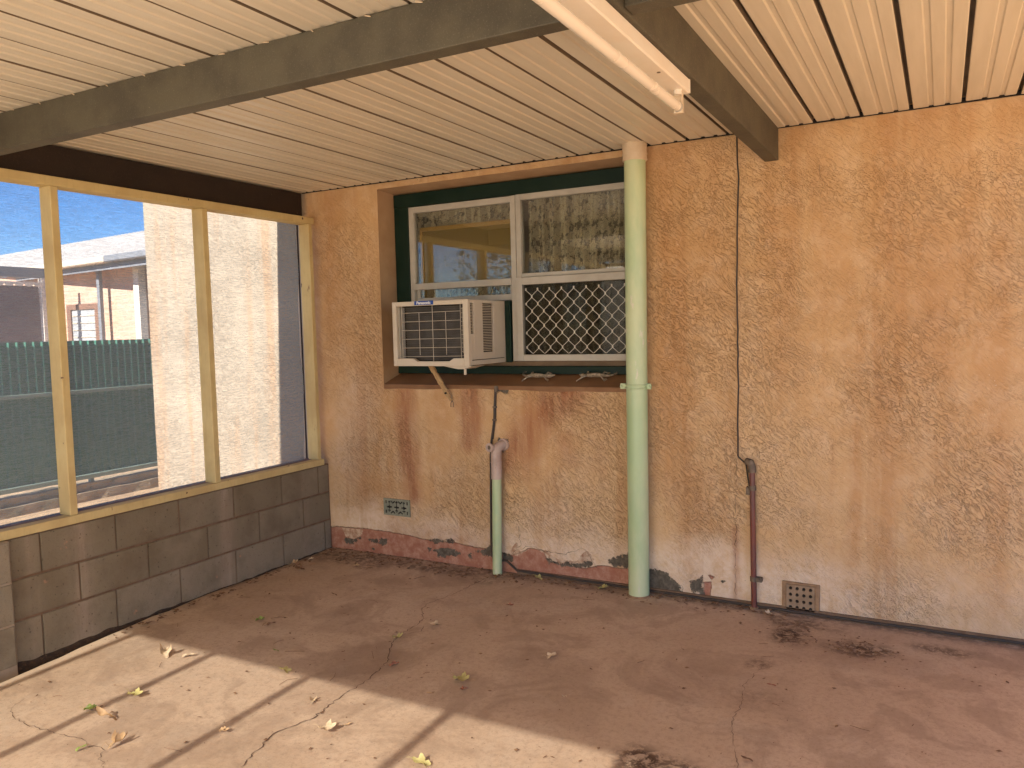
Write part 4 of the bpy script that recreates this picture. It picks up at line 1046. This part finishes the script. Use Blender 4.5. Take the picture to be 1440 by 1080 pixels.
def along(t0, t1, off_y, w, z0, z1):
    c = e0.lerp(e1, (t0+t1)/2)+rm @ Vector((0, off_y, 0)); c.z = (z0+z1)/2
    return c, (ed.length*(t1-t0), w, z1-z0)
c, s = along(0, .745, -.05, .12, 2.70, 2.80); c2, s2 = along(.745, 1, -.05, .11, 2.70, 2.80)
MB().obox(c, s, rm).build('gutter', M_GUT, nb, bevel=.015)
MB().obox(c2, s2, rm).build('gutter', M_BGREY, nb, bevel=.015)
c, s = along(0, 1, .03, .03, 2.60, 2.695); MB().obox(c, s, rm).build('fascia', M_BGREY, nb)
mb = MB(); mb.quad(tuple(e0+Vector((0, .05, -.02))), tuple(e1+Vector((0, .05, -.02))), (-4.6, 4.3, 2.692), (-16, 4.85, 2.692)); mb.build('soffit', M_WPOST, nb)
nw = MB().box(-9.36, -9.25, 4.06, 4.098, 1.0, 2.12).box(-8.60, -8.50, 4.06, 4.098, 1.0, 2.12).box(-9.25, -8.60, 4.06, 4.098, 2.03, 2.12).box(-9.25, -8.60, 4.055, 4.098, 1.0, 1.1).build('window', M_NWIN, nb)
MB().box(-9.25, -8.60, 4.085, 4.096, 1.1, 2.03).build('window_pane', M_NGLASS, nw)
lv = MB()
for q in range(7): lv.box(-9.23, -8.62, 4.07, 4.084, 1.2+q*.12, 1.212+q*.12)
lv.build('louvre', M_GUT, nw)
pg = thing('neighbour_pergola', 'blue grey pergola with mauve blind and white scalloped trim beyond the fence', 'pergola', (-9, 2, 0))
MB().box(-9.06, -9.0, -3, 3.56, 2.53, 2.69).build('beam', M_BGREY, pg)
for yv in (-2.5, -1.3, -.1, 1.1, 2.3): MB().box(-12, -9.061, yv, yv+.05, 2.56, 2.66).build('rafter', M_BGREY, pg)
MB().box(-9.08, -8.995, 3.44, 3.54, -.12, 2.53).build('post', M_WPOST, pg)
MB().box(-9.03, -9.01, -3, 3.40, .3, 2.40).build('blind', M_MAUVE, pg)
sc = MB(); yv = 1.5
while yv < 3.40:
    sc.prism([(yv, 2.46), (yv+.15, 2.46), (yv+.15, 2.43), (yv+.12, 2.395), (yv+.075, 2.385), (yv+.03, 2.395), (yv, 2.43)], 0, -9.0, -8.985); yv += .151
sc.build('scalloped_trim', M_WPOST, pg)

tr = thing('tree', 'dense green tree in the yard beyond the front of the patio', 'tree', (-6.6, -17, -.1))
MB().tube([(-6.6, -17, -.2), (-6.5, -17, 1.2), (-6.7, -16.9, 2.6), (-6.4, -17.1, 4.0)], [.28, .2, .15, .07], 10).tube([(-6.6, -17, 1.6), (-7.7, -16.4, 3.0)], [.1, .04], 8).tube([(-6.6, -17, 1.8), (-5.5, -17.6, 3.2)], [.1, .04], 8).build('trunk', M_BARE, tr)
rt_ = random.Random(3); mb = MB()
for q in range(90):
    th = rt_.uniform(0, 6.28); ph_ = rt_.uniform(-.7, 1.4); rr_ = rt_.uniform(1.2, 2.9)
    c0 = Vector((-6.6+rr_*math.cos(th)*math.cos(ph_), -17+rr_*math.sin(th)*math.cos(ph_), 3.4+1.6*math.sin(ph_)))
    for k in range(70):
        p = c0+Vector([rt_.gauss(0, .28) for _ in range(3)]); s_ = rt_.uniform(.05, .09); a = Vector([rt_.gauss(0, 1) for _ in range(3)]).normalized(); b_ = a.orthogonal().normalized()
        mb.quad(tuple(p-a*s_), tuple(p+b_*s_*.5), tuple(p+a*s_), tuple(p-b_*s_*.5))
mb.build('crown', worn('tree_foliage', (.045, .075, .02), (.08, .11, .03), .7, 2), tr)
# ------------------------------------------------------------------ LEAVES
LM = dict(
    tan=worn('dry_tan_leaf', (.50, .33, .17), (.36, .21, .09), .8, 40, amt=.9, spot=(.16, .08, .04), spot_amt=.66),
    pale=worn('dry_pale_leaf', (.62, .48, .30), (.46, .32, .18), .8, 40, amt=.9),
    yellow=worn('yellow_leaf', (.50, .43, .16), (.38, .30, .10), .7, 40, amt=.9, spot=(.3, .2, .06), spot_amt=.64),
    green=worn('green_leaf', (.16, .20, .035), (.38, .42, .10), .6, 30, amt=1),
    brown=worn('dark_brown_leaf', (.14, .070, .035), (.24, .13, .06), .8, 40, amt=.9),
    red=worn('reddish_leaf', (.26, .09, .05), (.34, .17, .10), .8, 40, amt=.9))
def leaf(x, y, size, rot, kind, label, seed, curl=1.0, shape='maple', z=0.0):
    rnd = random.Random(seed); nr, nth = 5, 30; vs = [(0, 0, 0)]; fs = []
    lob = {'maple': 5, 'oval': 1, 'star': 4}[shape]
    ph = rnd.uniform(0, 6)
    def rad(t):
        if shape == 'oval': return .5*(.42+.58*abs(math.cos(t))**1.3)
        k = abs(math.sin(lob*t/2+.4)); return .5*(.45+.55*k**.7)*(1+.08*math.sin(13*t+ph))
    ax = rnd.uniform(-.5, .5)
    def bend(u, v):
        w = u*math.sin(ax)+v*math.cos(ax)
        h = curl*(1.5*w*w+.8*(u*u)*math.sin(3*u+ph)+.10*math.sin(9*u+ph)*v*2)
        # fold inwards where it rises
        sh = 1-.45*min(1, curl*abs(w)*1.6)
        return (u, v*sh, h)
    for j in range(1, nr+1):
        for i in range(nth):
            t = 2*math.pi*i/nth; r = rad(t)*j/nr; u, v = r*math.cos(t), r*math.sin(t)*(.55 if shape == 'oval' else .9)
            vs.append(bend(u, v))
    for i in range(nth): fs.append((0, 1+i, 1+(i+1) % nth))
    for j in range(nr-1):
        for i in range(nth): a = 1+j*nth+i; b = 1+j*nth+(i+1) % nth; fs.append((a, b, b+nth, a+nth))
    mb = MB(); mb.v = vs; mb.f = fs
    st = [bend(-.15, 0), bend(-.45, 0), (-.62, .04, .12*curl+.03), (-.85, .10, .05)]
    if shape != 'oval': mb.tube(st, [.012, .012, .010, .008], 5)
    zmin = min(v[2] for v in mb.v)
    mb.v = [(v[0]*size, v[1]*size, (v[2]-zmin)*size+.0015) for v in mb.v]
    o = mb.build('leaf', LM[kind]); o.location = (x, y, z+.003); o.rotation_euler = (rnd.uniform(-.15, .15), rnd.uniform(-.15, .15), rot)
    for p in o.data.polygons: p.use_smooth = True
    return tag(o, label, 'leaf', 'fallen dry leaves on the concrete floor')
LV = [
 (.755, -2.334, .060, .6, 'green', 'small bright green upturned leaf near the left stud shadow', 'star', 1.3),
 (.891, -2.354, .100, .4, 'tan', 'folded brown tan leaf standing on edge on the sunlit floor beside the green one', 'oval', 1.6),
 (1.117, -2.46, .090, 1.6, 'tan', 'curled tan leaf casting a shadow, nearest the bottom left crack', 'maple', 1.4),
 (.816, -2.172, .085, .1, 'yellow', 'crumpled yellow leaf between the two left stud shadows', 'maple', .9),
 (.552, -1.82, .105, 2.8, 'pale', 'pale crumpled leaf lying across the second stud shadow', 'maple', 1.2),
 (.671, -1.782, .070, .8, 'pale', 'narrow pale leaf right beside the crumpled one on the stud shadow', 'oval', 1.1),
 (1.214, -1.707, .075, .2, 'yellow', 'flat yellowish leaf just on the sunny side of the roof shadow edge', 'maple', .7),
 (1.535, -1.872, .060, 2.2, 'pale', 'small cream leaf left of the main floor crack in the sun', 'maple', 1.1),
 (1.755, -2.03, .090, .2, 'pale', 'long cream yellow leaf in the sun right of the main crack', 'maple', .8),
 (1.798, -1.96, .040, 1.1, 'tan', 'tiny tan leaf just behind the long cream leaf', 'oval', 1.2),
 (.634, -1.294, .065, .3, 'green', 'dull green leaf in shade beside a dark brown curled one', 'maple', .9),
 (.729, -1.306, .060, .9, 'brown', 'dark brown rolled leaf beside the dull green leaf', 'oval', 1.6),
 (.722, -.81, .040, .3, 'brown', 'small dark leaf alone in shade near the block wall', 'oval', 1.2),
 (1.455, -1.178, .070, .2, 'yellow', 'yellow leaf at the main crack in the shade', 'maple', .8),
 (1.516, -.942, .070, 0, 'pale', 'flat pale leaf lifted off the floor right of the crack in shade', 'maple', .6),
 (1.632, -1.443, .060, .5, 'red', 'pinkish brown crumpled leaf beside the dark stain at the crack', 'maple', 1.0),
 (1.987, -1.436, .105, -.3, 'yellow', 'largest bright yellow leaf in the middle of the shaded floor', 'maple', .8),
 (1.939, -1.601, .045, .3, 'tan', 'small tan leaf beneath the largest yellow leaf', 'oval', 1.0),
 (2.049, -1.512, .040, .9, 'red', 'tiny red leaf close to the largest yellow leaf', 'maple', 1.2),
 (2.24, -1.054, .065, .8, 'pale', 'star shaped cream leaf on the shaded floor in front of the downpipe', 'star', .7),
 (2.461, -1.401, .040, 1.3, 'pale', 'thin pale upright scrap of leaf right of the star shaped one', 'oval', 1.5),
 (1.738, -.54, .055, .4, 'red', 'red brown leaf with long stalk in front of the slim waste pipe', 'maple', .6),
 (1.67, -.055, .070, -.2, 'yellow', 'yellow leaf against the wall foot between the two green pipes', 'maple', .9),
 (2.10, -.065, .085, .1, 'yellow', 'yellow green leaf at the wall foot touching the large downpipe', 'maple', .8),
 (1.404, -2.223, .045, .4, 'tan', 'small tan curled leaf beside the third stud shadow', 'maple', 1.3),
 (1.019, -2.541, .050, 1.0, 'green', 'narrow yellow green leaf on the bottom left crack', 'oval', 1.4),
 (2.219, -2.073, .085, .2, 'yellow', 'bright yellow leaf at the bottom edge beside the last stud shadow', 'maple', .9),
 (.065, -.443, .070, .9, 'tan', 'tan leaf caught at the block wall foot, second from the corner', 'maple', 1.0),
 (.09, -.315, .050, .2, 'pale', 'pale leaf at the block wall foot nearest the corner', 'maple', 1.0),
 (.03, -.774, .080, .5, 'tan', 'pair sized tan leaf lying over the gap at the block wall', 'maple', .8),
 (.168, -.507, .080, .1, 'brown', 'brown flat leaf on the floor edge near the corner', 'maple', .6),
 (.01, -1.154, .090, .1, 'tan', 'orange tan leaf lodged in the gap midway along the block wall', 'maple', .9),
 (.06, -1.437, .085, .9, 'pale', 'upright pale leaf in the gap just before the sunlit strip', 'oval', 1.3),
 (1.012, -1.558, .035, .5, 'green', 'small grey green leaf in shade close to the roof shadow edge', 'oval', 1.0),
 (3.03, -.085, .05, .2, 'pale', 'pale crumbled leaf at the foot of the red conduit', 'maple', .8),
 (3.197, -.922, .045, .1, 'red', 'small rust coloured leaf on the floor below the vent brick', 'oval', .6),
 (3.228, -1.546, .05, .1, 'brown', 'brown leaf near the right floor crack at the bottom edge', 'oval', .6),
 (.30, -.24, .06, 1.1, 'brown', 'brown leaf near the corner among fine dirt', 'maple', .9),
 (.47, -.30, .05, .3, 'tan', 'small tan leaf below the green vent near the wall', 'maple', .9),
]
for i, (x, y, s, r, kd, lab, shp, cu) in enumerate(LV):
    leaf(x, y, s*.86, r, kd, lab, 100+i, cu, shp, -.03 if x < .062 and y < -.5 else 0)
# fine litter: uncountable crumbs
rnd = random.Random(77); mb = MB()
for q in range(1500):
    u = rnd.random()
    if u < .30: x, y = rnd.uniform(.05, 3.2), -abs(rnd.gauss(0, .11))-.015
    elif u < .50: x, y = rnd.uniform(-.0, .12), rnd.uniform(-2.3, 0)
    elif u < .58: x, y = rnd.gauss(3.18, .09), rnd.gauss(-.32, .1)
    elif u < .66: x, y = rnd.gauss(3.5, .1), rnd.gauss(-.37, .07)
    else: x, y = rnd.uniform(.1, 4.1), rnd.uniform(-2.7, -.1)
    if y > -.01: continue
    ex = .03+max(0, (-y-1.4))*.1
    z = .0035 if x > ex+.02 else -.08
    s = rnd.choice((.003, .004, .005, .007, .011)) if u > .5 else rnd.choice((.004, .008, .012, .018))
    a = rnd.uniform(0, 6.28); e = rnd.uniform(.25, .8)
    P = [(x+s*math.cos(a+t)*(1 if k % 2 == 0 else e), y+s*math.sin(a+t)*(1 if k % 2 == 0 else e), z+rnd.uniform(0, s*.5)) for k, t in enumerate((0, 1.4, 3.1, 4.7))]
    c = (x, y, z+s*.5); o = len(mb.v); mb.v += P+[c]; mb.f += [(o, o+1, o+4), (o+1, o+2, o+4), (o+2, o+3, o+4), (o+3, o, o+4)]
tag(mb.build('leaf_litter', LM['brown']), 'fine brown leaf crumbs and grit scattered over the floor', 'litter', kind='stuff')
# straws / twigs
mb = MB()
for q in range(34):
    x, y = rnd.uniform(.2, 3.8), rnd.uniform(-2.6, -.15); a = rnd.uniform(0, 6.28); L = rnd.uniform(.03, .10); b = rnd.uniform(-.6, .6)
    mb.tube([(x, y, .004), (x+L*.5*math.cos(a), y+L*.5*math.sin(a), .007), (x+L*.5*math.cos(a)+L*.5*math.cos(a+b), y+L*.5*math.sin(a)+L*.5*math.sin(a+b), .004)], .0011, 4)
tag(mb.build('straw', LM['pale'] if False else LM['brown']), 'thin dry straws and stalks strewn over the floor', 'litter', kind='stuff')
mb = MB()
rnd = random.Random(5)
for q in range(150):
    y = rnd.uniform(-2.28, -.05); x = rnd.uniform(.004, .05+max(0, (-y-1.4))*.06); s = rnd.uniform(.008, .02); a = rnd.uniform(0, 6.28); z = -.08
    P = [(x+s*math.cos(a+t), y+s*math.sin(a+t), z+rnd.uniform(0, s)) for t in (0, 1.3, 3, 4.5)]; o = len(mb.v)
    mb.v += P; mb.f.append((o, o+1, o+2, o+3))
tag(mb.build('gap_litter', LM['brown']), 'brown leaf scraps filling the gap along the block wall', 'litter', kind='stuff')

# ------------------------------------------------------------------ LIGHT
EL = R(35)
toward = Vector((SX, -1, 0)).normalized()*math.cos(EL)+Vector((0, 0, math.sin(EL)))
sl = bpy.data.lights.new('sun', 'SUN'); sl.energy = 5.0; sl.angle = R(.53); sl.color = (1, .955, .88)
so = bpy.data.objects.new('sun', sl); col.objects.link(so); so.rotation_euler = toward.to_track_quat('Z', 'Y').to_euler()
w = bpy.data.worlds.new('World'); scene.world = w; w.use_nodes = True
nt = w.node_tree; bg = nt.nodes['Background']; sk = nt.nodes.new('ShaderNodeTexSky'); sk.sky_type = 'NISHITA'; sk.sun_disc = False
sk.sun_elevation = EL; sk.sun_rotation = math.atan2(toward.x, toward.y); sk.air_density = 1.0; sk.dust_density = 0; sk.ozone_density = 3; sk.altitude = 2500
hs = nt.nodes.new('ShaderNodeHueSaturation'); hs.inputs['Saturation'].default_value = 1.35; hs.inputs['Hue'].default_value = .51
nt.links.new(sk.outputs[0], hs.inputs['Color']); nt.links.new(hs.outputs[0], bg.inputs[0]); bg.inputs[1].default_value = .075

# ------------------------------------------------------------------ CAMERA
cam = bpy.data.cameras.new('camera'); co = bpy.data.objects.new('camera', cam); col.objects.link(co); scene.camera = co
r_ = Vector((.87880324, .47655037, -.02458886)); u_ = Vector((-.01136075, .0724091, .99731031)); f_ = Vector((-.47704906, .87616018, -.06904732))
co.matrix_world = Matrix(((r_.x, u_.x, -f_.x, 3.80884), (r_.y, u_.y, -f_.y, -4.25549), (r_.z, u_.z, -f_.z, 1.52), (0, 0, 0, 1)))
cam.sensor_fit = 'HORIZONTAL'; cam.sensor_width = 36; cam.lens = 1112.37/1440*36; cam.clip_start = .05; cam.clip_end = 2000
scene.view_settings.view_transform = 'Standard'; scene.view_settings.look = 'None'; scene.view_settings.gamma = 1; scene.view_settings.exposure = 2.23
try:
    scene.cycles.transparent_max_bounces = 16; scene.cycles.max_bounces = 10; scene.cycles.diffuse_bounces = 6
except Exception: pass
for o in bpy.data.objects:
    if '_o' in o: del o['_o']
